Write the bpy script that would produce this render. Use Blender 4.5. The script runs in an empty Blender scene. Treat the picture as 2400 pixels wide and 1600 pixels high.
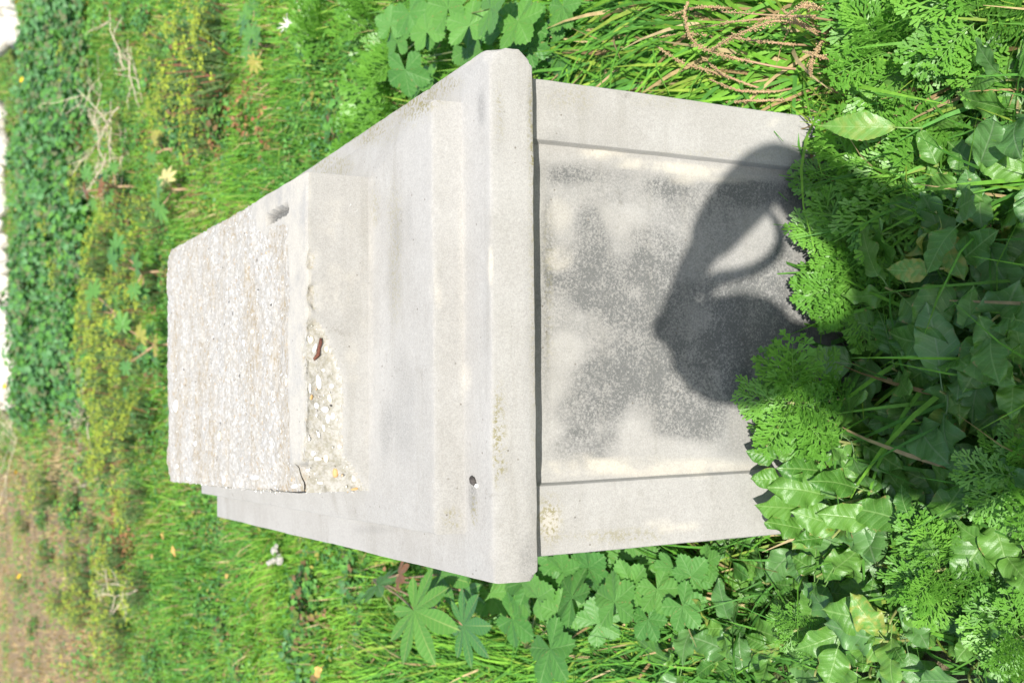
import bpy, math, random
import numpy as np
from mathutils import Vector, Matrix, Quaternion
from mathutils.bvhtree import BVHTree

# ------------------------------------------------------------------ camera, sky, sun, exposure
SC = bpy.context.scene
COL = SC.collection
GZ = 0.75                                   # ground lies this far below the top edge of the stone's lower band
CAM = np.array([-0.1016, -1.4748, 0.7634 + GZ])
PITCH, YAW, ROLL, FPX = 0.4948, 0.0401, -0.0089, 2632.8


def cam_axes():
    f = np.array([math.sin(YAW) * math.cos(PITCH), math.cos(YAW) * math.cos(PITCH), -math.sin(PITCH)])
    r = np.array([math.cos(YAW), -math.sin(YAW), 0.0])
    d = np.cross(f, r)
    c, s = math.cos(ROLL), math.sin(ROLL)
    return f, c * r + s * d, -s * r + c * d


FWD, RGT, DWN = cam_axes()
cd = bpy.data.cameras.new('camera')
cam = bpy.data.objects.new('camera', cd)
COL.objects.link(cam)
cd.sensor_fit = 'HORIZONTAL'
cd.sensor_width = 36
cd.lens = FPX / 2400 * 36
cd.clip_start = 0.01
cd.clip_end = 2000
cd.dof.use_dof = True
cd.dof.focus_distance = 1.75
cd.dof.aperture_fstop = 6.3
# the photograph was taken on its side: the picture's right is the place's down
M = Matrix.Identity(4)
for i in range(3):
    M[i][0] = DWN[i]
    M[i][1] = RGT[i]
    M[i][2] = -FWD[i]
    M[i][3] = CAM[i]
cam.matrix_world = M
SC.camera = cam


def ray(px, py):
    v = FWD * FPX + DWN * (px - 1200) + RGT * (800 - py)
    return v / np.linalg.norm(v)


def at_z(px, py, z=0.0):
    v = ray(px, py)
    return CAM + v * ((z - CAM[2]) / v[2])


def at_y(px, py, y):
    v = ray(px, py)
    return CAM + v * ((y - CAM[1]) / v[1])


def to_px(P):
    v = np.asarray(P, float) - CAM
    z = v @ FWD
    return 1200 + FPX * (v @ DWN) / z, 800 - FPX * (v @ RGT) / z


SUN = ray(1650, 762)                        # direction the sunlight travels
w = bpy.data.worlds.new('World')
SC.world = w
w.use_nodes = True
nt = w.node_tree
sky = nt.nodes.new('ShaderNodeTexSky')
sky.sky_type = 'NISHITA'
sky.sun_disc = False
sky.sun_elevation = math.asin(-SUN[2])
sky.sun_rotation = math.atan2(-SUN[0], -SUN[1])
bg = nt.nodes['Background']
bg.inputs[1].default_value = 0.115
nt.links.new(sky.outputs[0], bg.inputs[0])
sl = bpy.data.lights.new('sun', 'SUN')
sl.energy = 4.4
sl.angle = math.radians(0.53)
sl.color = (1.0, 0.965, 0.91)
so = bpy.data.objects.new('sun', sl)
COL.objects.link(so)
so.rotation_euler = Vector(SUN).to_track_quat('-Z', 'Y').to_euler()
so.location = (0, -6, 6)
SC.view_settings.view_transform = 'Standard'
SC.view_settings.look = 'None'
SC.view_settings.gamma = 1
SC.view_settings.use_curve_mapping = False
SC.view_settings.exposure = 0.72
SC.render.engine = 'CYCLES'
SC.cycles.use_denoising = True
SC.cycles.max_bounces = 6
SC.cycles.transparent_max_bounces = 8

# ------------------------------------------------------------------ helpers
R = np.random.default_rng(7)
random.seed(7)


def tag(o, label=None, cat=None, group=None, kind=None):
    if label: o['label'] = label
    if cat: o['category'] = cat
    if group: o['group'] = group
    if kind: o['kind'] = kind
    return o


def empty(name, loc=(0, 0, 0), rz=0, parent=None):
    o = bpy.data.objects.new(name, None)
    o.empty_display_size = 0.05
    COL.objects.link(o)
    o.location = loc
    o.rotation_euler = (0, 0, rz)
    if parent: o.parent = parent
    return o


def mesh(name, V, Q=None, T=None, attrs=None, smooth=True, sharp=None):
    """V (n,3); Q quads; T triangles; attrs {name: (n,3) or (n,)} on points"""
    me = bpy.data.meshes.new(name)
    V = np.asarray(V, np.float32)
    Q = np.zeros((0, 4), np.int32) if Q is None else np.asarray(Q, np.int32).reshape(-1, 4)
    T = np.zeros((0, 3), np.int32) if T is None else np.asarray(T, np.int32).reshape(-1, 3)
    me.vertices.add(len(V))
    me.vertices.foreach_set('co', V.ravel())
    me.loops.add(len(Q) * 4 + len(T) * 3)
    me.loops.foreach_set('vertex_index', np.concatenate([Q.ravel(), T.ravel()]))
    me.polygons.add(len(Q) + len(T))
    st = np.concatenate([np.arange(len(Q)) * 4, len(Q) * 4 + np.arange(len(T)) * 3]).astype(np.int32)
    me.polygons.foreach_set('loop_start', st)
    if smooth:
        me.polygons.foreach_set('use_smooth', np.ones(len(st), bool))
    for k, a in (attrs or {}).items():
        a = np.asarray(a, np.float32)
        if a.ndim == 1:
            at = me.attributes.new(k, 'FLOAT', 'POINT')
            at.data.foreach_set('value', a)
        else:
            at = me.attributes.new(k, 'FLOAT_VECTOR', 'POINT')
            at.data.foreach_set('vector', a.ravel())
    me.update(calc_edges=True)
    me.validate()
    if sharp: me.set_sharp_from_angle(angle=math.radians(sharp))
    return me


def obj(name, me, mat=None, parent=None, loc=(0, 0, 0), M4=None):
    o = bpy.data.objects.new(name, me)
    COL.objects.link(o)
    if mat is not None and len(me.materials) == 0:
        me.materials.append(mat)
    if parent: o.parent = parent
    if M4 is not None: o.matrix_basis = M4
    else: o.location = loc
    return o


class MB:
    """collects pieces of one mesh"""
    def __init__(s):
        s.V, s.Q, s.T, s.A, s.n = [], [], [], [], 0

    def add(s, V, Q=None, T=None, A=None):
        V = np.asarray(V, float)
        s.V.append(V)
        if Q is not None and len(Q): s.Q.append(np.asarray(Q).reshape(-1, 4) + s.n)
        if T is not None and len(T): s.T.append(np.asarray(T).reshape(-1, 3) + s.n)
        s.A.append(np.zeros((len(V), 3)) if A is None else np.broadcast_to(np.asarray(A, float), (len(V), 3)))
        s.n += len(V)

    def mesh(s, name, attr='luv', smooth=True):
        return mesh(name, np.concatenate(s.V), np.concatenate(s.Q) if s.Q else None,
                    np.concatenate(s.T) if s.T else None, {attr: np.concatenate(s.A)}, smooth)


def hash3(i, j, k):
    h = (i * 374761393 + j * 668265263 + k * 2147483647 + 1013904223) & 0xFFFFFFFF
    h = ((h ^ (h >> 13)) * 1274126177) & 0xFFFFFFFF
    h = ((h ^ (h >> 16)) * 2246822519) & 0xFFFFFFFF
    return ((h ^ (h >> 15)) & 0xFFFFFF) / 0xFFFFFF


def vnoise(P, scale):
    P = np.asarray(P, float) * scale + 1000.0
    I = np.floor(P).astype(np.int64)
    f = P - I
    f = f * f * (3 - 2 * f)
    out = 0
    for dx in (0, 1):
        for dy in (0, 1):
            for dz in (0, 1):
                wgt = (f[..., 0] if dx else 1 - f[..., 0]) * (f[..., 1] if dy else 1 - f[..., 1]) * (f[..., 2] if dz else 1 - f[..., 2])
                out = out + wgt * hash3(I[..., 0] + dx, I[..., 1] + dy, I[..., 2] + dz)
    return out * 2 - 1


def fbm(P, scale, o=4):
    s = 0
    a = 1
    for k in range(o):
        s = s + a * vnoise(P, scale * 2 ** k)
        a *= 0.5
    return s


def sstep(a, b, x):
    t = np.clip((np.asarray(x, float) - a) / (b - a), 0, 1)
    return t * t * (3 - 2 * t)


def tube(path, rad, n=6, A=0.0, mb=None):
    """tapered tube along a path"""
    path = np.asarray(path, float)
    rad = np.broadcast_to(np.asarray(rad, float), (len(path),))
    t = np.gradient(path, axis=0)
    t /= np.linalg.norm(t, axis=1, keepdims=True) + 1e-12
    ref = np.array([0.31, 0.17, 0.93]) if abs(t[0][2]) < 0.9 else np.array([1.0, 0.2, 0.1])
    V = []
    for i in range(len(path)):
        u = np.cross(t[i], ref); u /= np.linalg.norm(u)
        v = np.cross(t[i], u)
        for k in range(n):
            a = 2 * math.pi * k / n
            V.append(path[i] + rad[i] * (math.cos(a) * u + math.sin(a) * v))
    Q = []
    for i in range(len(path) - 1):
        for k in range(n):
            k2 = (k + 1) % n
            Q.append((i * n + k, i * n + k2, (i + 1) * n + k2, (i + 1) * n + k))
    V += [path[0], path[-1]]
    T = [(len(V) - 2, (k + 1) % n, k) for k in range(n)] + [(len(V) - 1, (len(path) - 1) * n + k, (len(path) - 1) * n + (k + 1) % n) for k in range(n)]
    if mb is not None:
        mb.add(V, Q, T, A)
    return V, Q, T


_t = (1 + 5 ** 0.5) / 2
ICO_V = np.array([(-1, _t, 0), (1, _t, 0), (-1, -_t, 0), (1, -_t, 0), (0, -1, _t), (0, 1, _t), (0, -1, -_t), (0, 1, -_t), (_t, 0, -1), (_t, 0, 1), (-_t, 0, -1), (-_t, 0, 1)]) / (1 + _t * _t) ** 0.5
ICO_F = np.array([(0, 11, 5), (0, 5, 1), (0, 1, 7), (0, 7, 10), (0, 10, 11), (1, 5, 9), (5, 11, 4), (11, 10, 2), (10, 7, 6), (7, 1, 8), (3, 9, 4), (3, 4, 2), (3, 2, 6), (3, 6, 8), (3, 8, 9), (4, 9, 5), (2, 4, 11), (6, 2, 10), (8, 6, 7), (9, 8, 1)])


def ico(sub=1):
    V, F = [tuple(v) for v in ICO_V], [tuple(f) for f in ICO_F]
    for _ in range(sub):
        mid, G = {}, []
        def m(a, b):
            k = (min(a, b), max(a, b))
            if k not in mid:
                p = np.array(V[a]) + np.array(V[b])
                mid[k] = len(V); V.append(tuple(p / np.linalg.norm(p)))
            return mid[k]
        for a, b, c in F:
            x, y, z = m(a, b), m(b, c), m(c, a)
            G += [(a, x, z), (b, y, x), (c, z, y), (x, y, z)]
        F = G
    return np.array(V), np.array(F)


def frame(p, fwd, up, s=1.0):
    """matrix: local y along fwd, local z near up"""
    f = Vector(fwd).normalized()
    u = Vector(up)
    x = f.cross(u)
    if x.length < 1e-4: x = f.cross(Vector((1, 0.1, 0)))
    x.normalize()
    z = x.cross(f)
    m = Matrix.Identity(4)
    for i in range(3):
        m[i][0] = x[i] * s; m[i][1] = f[i] * s; m[i][2] = z[i] * s; m[i][3] = p[i]
    return m


# ------------------------------------------------------------------ materials
class NT:
    def __init__(s, name):
        s.m = bpy.data.materials.new(name)
        s.m.use_nodes = True
        s.t = s.m.node_tree
        s.b = s.t.nodes['Principled BSDF']
        s.out = s.t.nodes['Material Output']

    def n(s, typ, ins=None, **props):
        nd = s.t.nodes.new(typ)
        for k, v in props.items(): setattr(nd, k, v)
        for k, v in (ins or {}).items():
            s.put(nd.inputs[k], v)
        return nd

    def put(s, sock, v):
        if isinstance(v, bpy.types.NodeSocket): s.t.links.new(v, sock)
        elif isinstance(v, bpy.types.Node): s.t.links.new(v.outputs[0], sock)
        elif isinstance(v, (tuple, list)) and len(v) == 3 and sock.type == 'RGBA': sock.default_value = (*v, 1)
        else: sock.default_value = v

    def noise(s, vec, scale, detail=4, rough=0.6):
        nd = s.n('ShaderNodeTexNoise', {'Scale': scale, 'Detail': detail, 'Roughness': rough})
        if vec is not None: s.put(nd.inputs['Vector'], vec)
        return nd.outputs['Fac']

    def map(s, vec, sc=(1, 1, 1), loc=(0, 0, 0)):
        nd = s.n('ShaderNodeMapping', {'Scale': sc, 'Location': loc})
        s.put(nd.inputs['Vector'], vec)
        return nd.outputs[0]

    def ramp(s, v, lo, hi, a=0.0, b=1.0):
        nd = s.n('ShaderNodeMapRange', {'From Min': lo, 'From Max': hi, 'To Min': a, 'To Max': b}, interpolation_type='SMOOTHSTEP')
        s.put(nd.inputs['Value'], v)
        return nd.outputs[0]

    def mix(s, f, a, b, blend='MIX'):
        nd = s.n('ShaderNodeMix', data_type='RGBA', blend_type=blend)
        s.put(nd.inputs[0], f); s.put(nd.inputs[6], a); s.put(nd.inputs[7], b)
        return nd.outputs[2]

    def math(s, op, a, b=0.0, c=0.0):
        nd = s.n('ShaderNodeMath', operation=op)
        for i, v in enumerate((a, b, c)): s.put(nd.inputs[i], v)
        return nd.outputs[0]

    def attr(s, name):
        return s.n('ShaderNodeAttribute', attribute_name=name)

    def bump(s, h, strength, dist):
        nd = s.n('ShaderNodeBump', {'Strength': strength, 'Distance': dist})
        s.put(nd.inputs['Height'], h)
        return nd.outputs[0]


def concrete_mat(name, kind):
    s = NT(name)
    g = s.n('ShaderNodeNewGeometry').outputs['Position']
    fine = s.noise(g, 420, 3, 0.7)
    grain = s.noise(g, 150, 3, 0.7)
    mid = s.noise(g, 14, 5, 0.65)
    big = s.noise(g, 3.2, 4, 0.6)
    streak = s.noise(s.map(g, (2.2, 16, 22)), 1.0, 5, 0.65)
    col = s.mix(s.ramp(big, 0.35, 0.68), (0.318, 0.306, 0.281), (0.358, 0.347, 0.324))
    col = s.mix(s.math('MULTIPLY', s.ramp(mid, 0.42, 0.7), 0.35), col, (0.395, 0.385, 0.362))
    if kind != 'rough':
        col = s.mix(s.math('MULTIPLY', s.ramp(streak, 0.5, 0.72), 0.42), col, (0.255, 0.243, 0.212))
        scuff = s.math('MULTIPLY', s.ramp(s.noise(g, 34, 6, 0.75), 0.56, 0.70), s.ramp(s.noise(g, 5.5, 3), 0.48, 0.66))
        col = s.mix(s.math('MULTIPLY', scuff, 0.6), col, (0.19, 0.178, 0.15))
        # weathering that was measured off the stone: grey lichen, cream lime crust, green algae
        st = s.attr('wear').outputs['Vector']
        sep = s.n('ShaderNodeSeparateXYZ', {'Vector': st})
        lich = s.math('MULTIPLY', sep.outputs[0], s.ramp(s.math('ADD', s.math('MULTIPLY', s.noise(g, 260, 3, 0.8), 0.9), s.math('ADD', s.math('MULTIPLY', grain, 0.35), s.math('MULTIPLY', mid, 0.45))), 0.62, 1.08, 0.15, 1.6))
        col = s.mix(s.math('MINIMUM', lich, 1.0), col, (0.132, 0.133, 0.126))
        lime = s.math('MULTIPLY', sep.outputs[1], s.ramp(mid, 0.3, 0.6))
        col = s.mix(s.math('MINIMUM', lime, 1.0), col, (0.48, 0.445, 0.375))
        alg = s.math('MULTIPLY', sep.outputs[2], s.ramp(grain, 0.45, 0.62))
        col = s.mix(s.math('MINIMUM', alg, 1.0), col, (0.215, 0.195, 0.105))
    spk = s.ramp(fine, 0.36, 0.64, 0.91, 1.08)
    spk2 = s.ramp(grain, 0.3, 0.7, 0.95, 1.04)
    cc = s.n('ShaderNodeCombineColor', {0: spk, 1: spk, 2: spk})
    col = s.mix(1.0, col, cc.outputs[0], 'MULTIPLY')
    cc = s.n('ShaderNodeCombineColor', {0: spk2, 1: spk2, 2: spk2})
    col = s.mix(1.0, col, cc.outputs[0], 'MULTIPLY')
    vo = s.n('ShaderNodeTexVoronoi', {'Vector': g, 'Scale': 46.0}, feature='F1')
    pit = s.math('MULTIPLY', s.ramp(vo.outputs['Distance'], 0.10, 0.05), s.ramp(s.noise(g, 9, 2), 0.46, 0.58))
    if kind == 'rough':
        v2 = s.n('ShaderNodeTexVoronoi', {'Vector': s.map(g, (1.4, 1.0, 1.0)), 'Scale': 150.0, 'Randomness': 1.0}, feature='F1')
        cr = s.n('ShaderNodeValToRGB')
        cr.color_ramp.interpolation = 'CONSTANT'
        for p, c in ((0.0, (0.36, 0.34, 0.30)), (0.2, (0.44, 0.422, 0.385)), (0.36, (0.39, 0.368, 0.325)), (0.5, (0.54, 0.525, 0.49)), (0.66, (0.33, 0.295, 0.24)), (0.71, (0.42, 0.40, 0.365)), (0.90, (0.38, 0.29, 0.19)), (0.93, (0.45, 0.435, 0.405))):
            e = cr.color_ramp.elements.new(p); e.color = (*c, 1)
        s.put(cr.inputs[0], s.n('ShaderNodeSeparateColor', {0: v2.outputs['Color']}).outputs[0])
        col = s.mix(0.7, col, cr.outputs[0])
        chalk = s.ramp(s.noise(s.map(g, (1.0, 1.7, 1.0)), 46, 5, 0.7), 0.53, 0.63)
        col = s.mix(s.math('MULTIPLY', chalk, 0.6), col, (0.56, 0.545, 0.51))
        pat = s.ramp(s.noise(s.map(g, (1.0, 2.4, 1)), 4.0, 4, 0.65), 0.40, 0.64)
        col = s.mix(s.math('MULTIPLY', pat, 0.5), col, (0.355, 0.315, 0.25))
        dirt = s.math('MULTIPLY', s.ramp(s.noise(s.map(g, (1, 1.6, 1)), 75, 5, 0.75), 0.50, 0.60), s.ramp(pat, 0.0, 1.0, 0.25, 1.0))
        col = s.mix(s.math('MULTIPLY', dirt, 0.8), col, (0.27, 0.21, 0.125))
        wz = s.n('ShaderNodeSeparateXYZ', {'Vector': s.attr('wear').outputs['Vector']}).outputs[2]
        col = s.mix(s.math('MULTIPLY', wz, 0.8), col, s.mix(s.ramp(s.noise(g, 130, 4, 0.7), 0.42, 0.6), (0.365, 0.352, 0.318), (0.27, 0.255, 0.20)))
        grit = s.ramp(s.noise(s.map(g, (1.0, 1.5, 1)), 190, 3, 0.7), 0.58, 0.68)
        col = s.mix(s.math('MULTIPLY', grit, 0.5), col, (0.25, 0.22, 0.18))
        hgt = s.math('ADD', s.math('MULTIPLY', v2.outputs['Distance'], 1.0), s.math('MULTIPLY', s.noise(g, 120, 4), 1.2))
        s.put(s.b.inputs['Normal'], s.bump(hgt, 0.38, 0.003))
    else:
        col = s.mix(s.math('MULTIPLY', pit, 0.75), col, (0.13, 0.115, 0.09))
        hgt = s.math('ADD', s.math('MULTIPLY', fine, 0.35), s.math('ADD', s.math('MULTIPLY', grain, 0.5), s.math('MULTIPLY', mid, 0.9)))
        hgt = s.math('SUBTRACT', hgt, s.math('MULTIPLY', pit, 0.8))
        s.put(s.b.inputs['Normal'], s.bump(hgt, 0.32, 0.003))
    s.put(s.b.inputs['Base Color'], col)
    s.b.inputs['Roughness'].default_value = 0.92
    s.b.inputs['Diffuse Roughness'].default_value = 0.30 if kind == 'rough' else 0.42      # dusty rough mineral surface, bright towards the sun's side
    s.b.inputs['Specular IOR Level'].default_value = 0.2
    return s.m


def leaf_mat(name, a, b, vein, rough=0.36, trans=0.26, nv=6.0, spots=None, gloss=0.5, tint=False, vein_amt=0.55, per_point=False):
    """leaf: luv.x = signed offset from the rib, luv.y = along the leaf, luv.z = random"""
    s = NT(name)
    at = s.attr('luv').outputs['Vector']
    sp = s.n('ShaderNodeSeparateXYZ', {'Vector': at})
    u = s.math('ABSOLUTE', sp.outputs[0])
    v = sp.outputs[1]
    rnd = s.n('ShaderNodeObjectInfo').outputs['Random'] if not per_point else sp.outputs[2]
    g = s.n('ShaderNodeTexCoord').outputs['Object']
    col = s.mix(rnd, a, b)
    nz = s.noise(g, 38, 4, 0.6)
    col = s.mix(s.math('MULTIPLY', s.ramp(nz, 0.45, 0.75), 0.35), col, tuple(min(1, x * 1.45) for x in b))
    rib = s.ramp(u, 0.07, 0.015)
    ph = s.math('FRACT', s.math('SUBTRACT', s.math('MULTIPLY', v, nv), s.math('MULTIPLY', u, 1.5)))
    side = s.ramp(s.math('ABSOLUTE', s.math('SUBTRACT', ph, 0.5)), 0.075, 0.02)
    veins = s.math('MAXIMUM', rib, s.math('MULTIPLY', side, 0.55))
    col = s.mix(s.math('MULTIPLY', veins, vein_amt), col, vein)
    if nv > 3 and not spots:
        rim = s.math('MULTIPLY', s.ramp(u, 0.80, 0.98), s.ramp(s.noise(g, 9, 3), 0.54, 0.62))
        col = s.mix(s.math('MULTIPLY', rim, 0.75), col, (0.34, 0.22, 0.09))
        old = s.math('MULTIPLY', s.ramp(rnd, 0.92 if nv == 7 else 2.0, 0.98 if nv == 7 else 3.0), s.ramp(s.noise(g, 5, 3), 0.40, 0.62))
        col = s.mix(s.math('MULTIPLY', old, 0.7), col, (0.40, 0.36, 0.08))
    if spots:
        sp_n = s.noise(g, 55, 3, 0.5)
        col = s.mix(s.math('MULTIPLY', s.ramp(sp_n, 0.62, 0.72), 0.7), col, spots)
    h = s.math('ADD', s.math('MULTIPLY', s.math('ABSOLUTE', s.math('SUBTRACT', ph, 0.5)), 1.4), s.math('MULTIPLY', nz, 0.5))
    h = s.math('SUBTRACT', h, s.math('MULTIPLY', rib, 0.5))
    nrm = s.bump(h, 0.35, 0.003)
    s.put(s.b.inputs['Base Color'], col)
    s.b.inputs['Roughness'].default_value = rough
    s.b.inputs['Specular IOR Level'].default_value = gloss
    s.put(s.b.inputs['Normal'], nrm)
    if trans:
        tr = s.n('ShaderNodeBsdfTranslucent')
        s.put(tr.inputs[0], s.mix(1.0, col, (1.35, 1.5, 0.45), 'MULTIPLY'))
        mx = s.n('ShaderNodeMixShader', {0: trans})
        s.t.links.new(s.b.outputs[0], mx.inputs[1]); s.t.links.new(tr.outputs[0], mx.inputs[2])
        s.t.links.new(mx.outputs[0], s.out.inputs[0])
    return s.m


def tint_mat(name, rough=0.5, trans=0.25, gloss=0.35):
    """blades and small leaves: colour carried by the point attribute tint (each blade's own colour)"""
    s = NT(name)
    col = s.attr('tint').outputs['Color']
    g = s.n('ShaderNodeNewGeometry').outputs['Position']
    k = s.ramp(s.noise(g, 60, 2), 0.3, 0.7, 0.85, 1.15)
    col = s.mix(1.0, col, s.n('ShaderNodeCombineColor', {0: k, 1: k, 2: k}).outputs[0], 'MULTIPLY')
    s.put(s.b.inputs['Base Color'], col)
    s.b.inputs['Roughness'].default_value = rough
    s.b.inputs['Specular IOR Level'].default_value = gloss
    tr = s.n('ShaderNodeBsdfTranslucent')
    s.put(tr.inputs[0], s.mix(1.0, col, (1.3, 1.4, 0.55), 'MULTIPLY'))
    mx = s.n('ShaderNodeMixShader', {0: trans})
    s.t.links.new(s.b.outputs[0], mx.inputs[1]); s.t.links.new(tr.outputs[0], mx.inputs[2])
    s.t.links.new(mx.outputs[0], s.out.inputs[0])
    return s.m


def plain_mat(name, c, rough=0.7, c2=None, scale=30, bump=0.0, spec=0.3):
    s = NT(name)
    g = s.n('ShaderNodeTexCoord').outputs['Object']
    nz = s.noise(g, scale, 4, 0.65)
    c2 = c2 or tuple(x * 0.7 for x in c)
    s.put(s.b.inputs['Base Color'], s.mix(s.ramp(nz, 0.35, 0.65), c, c2))
    s.b.inputs['Roughness'].default_value = rough
    s.b.inputs['Specular IOR Level'].default_value = spec
    if bump: s.put(s.b.inputs['Normal'], s.bump(nz, 0.6, bump))
    return s.m


MAT_CON = concrete_mat('weathered_concrete', 'smooth')
MAT_ROUGH = concrete_mat('broken_concrete', 'rough')
MAT_BROAD = leaf_mat('broad_leaf', (0.058, 0.170, 0.024), (0.140, 0.300, 0.052), (0.26, 0.42, 0.13), nv=7)
MAT_GREY = leaf_mat('grey_green_leaf', (0.085, 0.205, 0.05), (0.125, 0.27, 0.075), (0.25, 0.36, 0.18), nv=6)
MAT_MALLOW = leaf_mat('mallow_leaf', (0.070, 0.21, 0.042), (0.125, 0.30, 0.055), (0.22, 0.38, 0.13), nv=4, rough=0.5)
MAT_CASTOR = leaf_mat('castor_leaf', (0.075, 0.215, 0.06), (0.12, 0.29, 0.055), (0.36, 0.45, 0.15), nv=9, rough=0.35)
MAT_CASTOR_Y = leaf_mat('yellowing_castor_leaf', (0.32, 0.36, 0.07), (0.42, 0.36, 0.08), (0.5, 0.45, 0.2), nv=8, spots=(0.45, 0.25, 0.08))
MAT_CASTOR_P = leaf_mat('dry_castor_leaf', (0.62, 0.55, 0.18), (0.66, 0.58, 0.26), (0.6, 0.5, 0.2), nv=8, spots=(0.72, 0.6, 0.4))
MAT_CASTOR_R = leaf_mat('young_castor_leaf', (0.22, 0.085, 0.035), (0.30, 0.13, 0.05), (0.4, 0.2, 0.1), nv=8)
MAT_FEATHER = leaf_mat('feathery_leaf', (0.105, 0.27, 0.035), (0.175, 0.38, 0.055), (0.24, 0.46, 0.10), nv=1, vein_amt=0.3, trans=0.3)
MAT_STEM = plain_mat('green_stem', (0.17, 0.24, 0.06), 0.5, (0.27, 0.27, 0.10))
MAT_STEM_R = plain_mat('red_stem', (0.42, 0.23, 0.15), 0.5, (0.34, 0.25, 0.13))
MAT_TINT = tint_mat('grass_blade', 0.55, 0.28, 0.22)
MAT_TINT2 = tint_mat('small_leaf', 0.5, 0.22, 0.3)
MAT_SEED = plain_mat('dry_seed', (0.46, 0.35, 0.18), 0.8, (0.38, 0.24, 0.13), 160)
MAT_TWIG = plain_mat('bleached_twig', (0.62, 0.54, 0.40), 0.8, (0.50, 0.40, 0.27), 40)
MAT_LIME = plain_mat('limestone', (0.70, 0.67, 0.60), 0.9, (0.54, 0.49, 0.42), 5, 0.05)
MAT_PEB = [plain_mat('white_pebble', (0.76, 0.75, 0.72), 0.75, (0.66, 0.64, 0.60), 60), plain_mat('cream_pebble', (0.66, 0.60, 0.47), 0.75, (0.58, 0.52, 0.40), 60),
           plain_mat('ochre_pebble', (0.55, 0.36, 0.16), 0.7, (0.45, 0.27, 0.11), 60), plain_mat('black_pebble', (0.05, 0.045, 0.045), 0.6), plain_mat('grey_pebble', (0.45, 0.44, 0.42), 0.8)]
MAT_RUST = plain_mat('rusty_iron', (0.16, 0.065, 0.04), 0.9, (0.09, 0.035, 0.025), 120, 0.003)

# ------------------------------------------------------------------ ground
def ground_h(x, y):
    P = np.stack([np.asarray(x, float), np.asarray(y, float), np.zeros_like(np.asarray(x, float))], -1)
    far = sstep(14, 40, np.hypot(P[..., 0], P[..., 1]))
    return 0.05 * vnoise(P, 0.45) * (1 - far) + 0.02 * vnoise(P, 2.1) * (1 - far)


def build_ground():
    a = np.concatenate([-np.geomspace(400, 9, 14), np.linspace(-8, 8, 90), np.geomspace(9, 400, 14)])
    b = np.concatenate([-np.geomspace(400, 4, 12), np.linspace(-3.5, 24, 140), np.geomspace(26, 400, 12)])
    X, Y = np.meshgrid(a, b)
    Z = ground_h(X, Y)
    n = len(a)
    V = np.stack([X, Y, Z], -1).reshape(-1, 3)
    i, j = np.meshgrid(np.arange(len(b) - 1), np.arange(n - 1), indexing='ij')
    q = (i * n + j).ravel()
    Q = np.stack([q, q + 1, q + n + 1, q + n], 1)
    s = NT('soil')
    g = s.n('ShaderNodeNewGeometry').outputs['Position']
    c = s.mix(s.ramp(s.noise(g, 30, 5), 0.4, 0.65), (0.10, 0.085, 0.045), (0.20, 0.155, 0.09))
    c = s.mix(s.ramp(s.noise(g, 1.1, 4), 0.42, 0.6), c, (0.09, 0.12, 0.035))
    sx = s.n('ShaderNodeSeparateXYZ', {'Vector': g})
    bare = s.math('MULTIPLY', s.ramp(s.math('ADD', sx.outputs[0], s.math('MULTIPLY', s.noise(g, 0.9, 3), 3.0)), 0.6, -0.8), s.ramp(sx.outputs[1], 7.0, 10.0))
    c = s.mix(bare, c, s.mix(s.noise(g, 6, 4), (0.24, 0.165, 0.085), (0.36, 0.26, 0.145)))
    s.put(s.b.inputs['Base Color'], c)
    s.b.inputs['Roughness'].default_value = 0.95
    s.put(s.b.inputs['Normal'], s.bump(s.noise(g, 90, 4), 0.8, 0.02))
    tag(obj('ground', mesh('ground', V, Q), s.m), 'brown earth under the weeds and grass', kind='structure')


build_ground()

# ------------------------------------------------------------------ the concrete pedestal
SH = -0.0422                                 # the long sides run slightly skew to the front
Z0 = GZ                                      # height of the lower band's top edge
PED = tag(empty('pedestal', (0, 0.8, 0)), 'pale weathered concrete pedestal with stepped cap, broken top and panelled shaft, standing in weeds', 'pedestal')


def wear_from_px(P, blobs):
    """wear patches, each a soft patch given by where it lies on the stone"""
    v = P - CAM
    z = v @ FWD
    px = 1200 + FPX * (v @ DWN) / z
    py = 800 - FPX * (v @ RGT) / z
    out = np.zeros(len(P))
    n1 = fbm(P, 9, 4) * 0.38
    for cx, cy, rx, ry, amp in blobs:
        d = np.sqrt(((px - cx) / rx) ** 2 + ((py - cy) / ry) ** 2) + n1
        out += amp * (1 - sstep(0.45, 1.25, d))
    return out, px, py


def loft(loops, nx, ny):
    """closed shell from rectangles (xl, xr, yf, yb, z); skewed plan"""
    fx = 0.5 - 0.5 * np.cos(np.linspace(0, math.pi, nx + 1)[:-1]); fx = 0.5 * fx + 0.5 * np.linspace(0, 1, nx + 1)[:-1]
    fy = 0.5 - 0.5 * np.cos(np.linspace(0, math.pi, ny + 1)[:-1]); fy = 0.5 * fy + 0.5 * np.linspace(0, 1, ny + 1)[:-1]
    V = []
    for xl, xr, yf, yb, z in loops:
        for f in fx: V.append((xl + (xr - xl) * f, yf, z))
        for f in fy: V.append((xr, yf + (yb - yf) * f, z))
        for f in fx: V.append((xr + (xl - xr) * f, yb, z))
        for f in fy: V.append((xl, yb + (yf - yb) * f, z))
    V = np.array(V)
    V[:, 0] += SH * V[:, 1]
    n = 2 * (nx + ny)
    Q = []
    for i in range(len(loops) - 1):
        for k in range(n):
            k2 = (k + 1) % n
            Q.append((i * n + k, i * n + k2, (i + 1) * n + k2, (i + 1) * n + k))
    return V, np.array(Q), n


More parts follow.
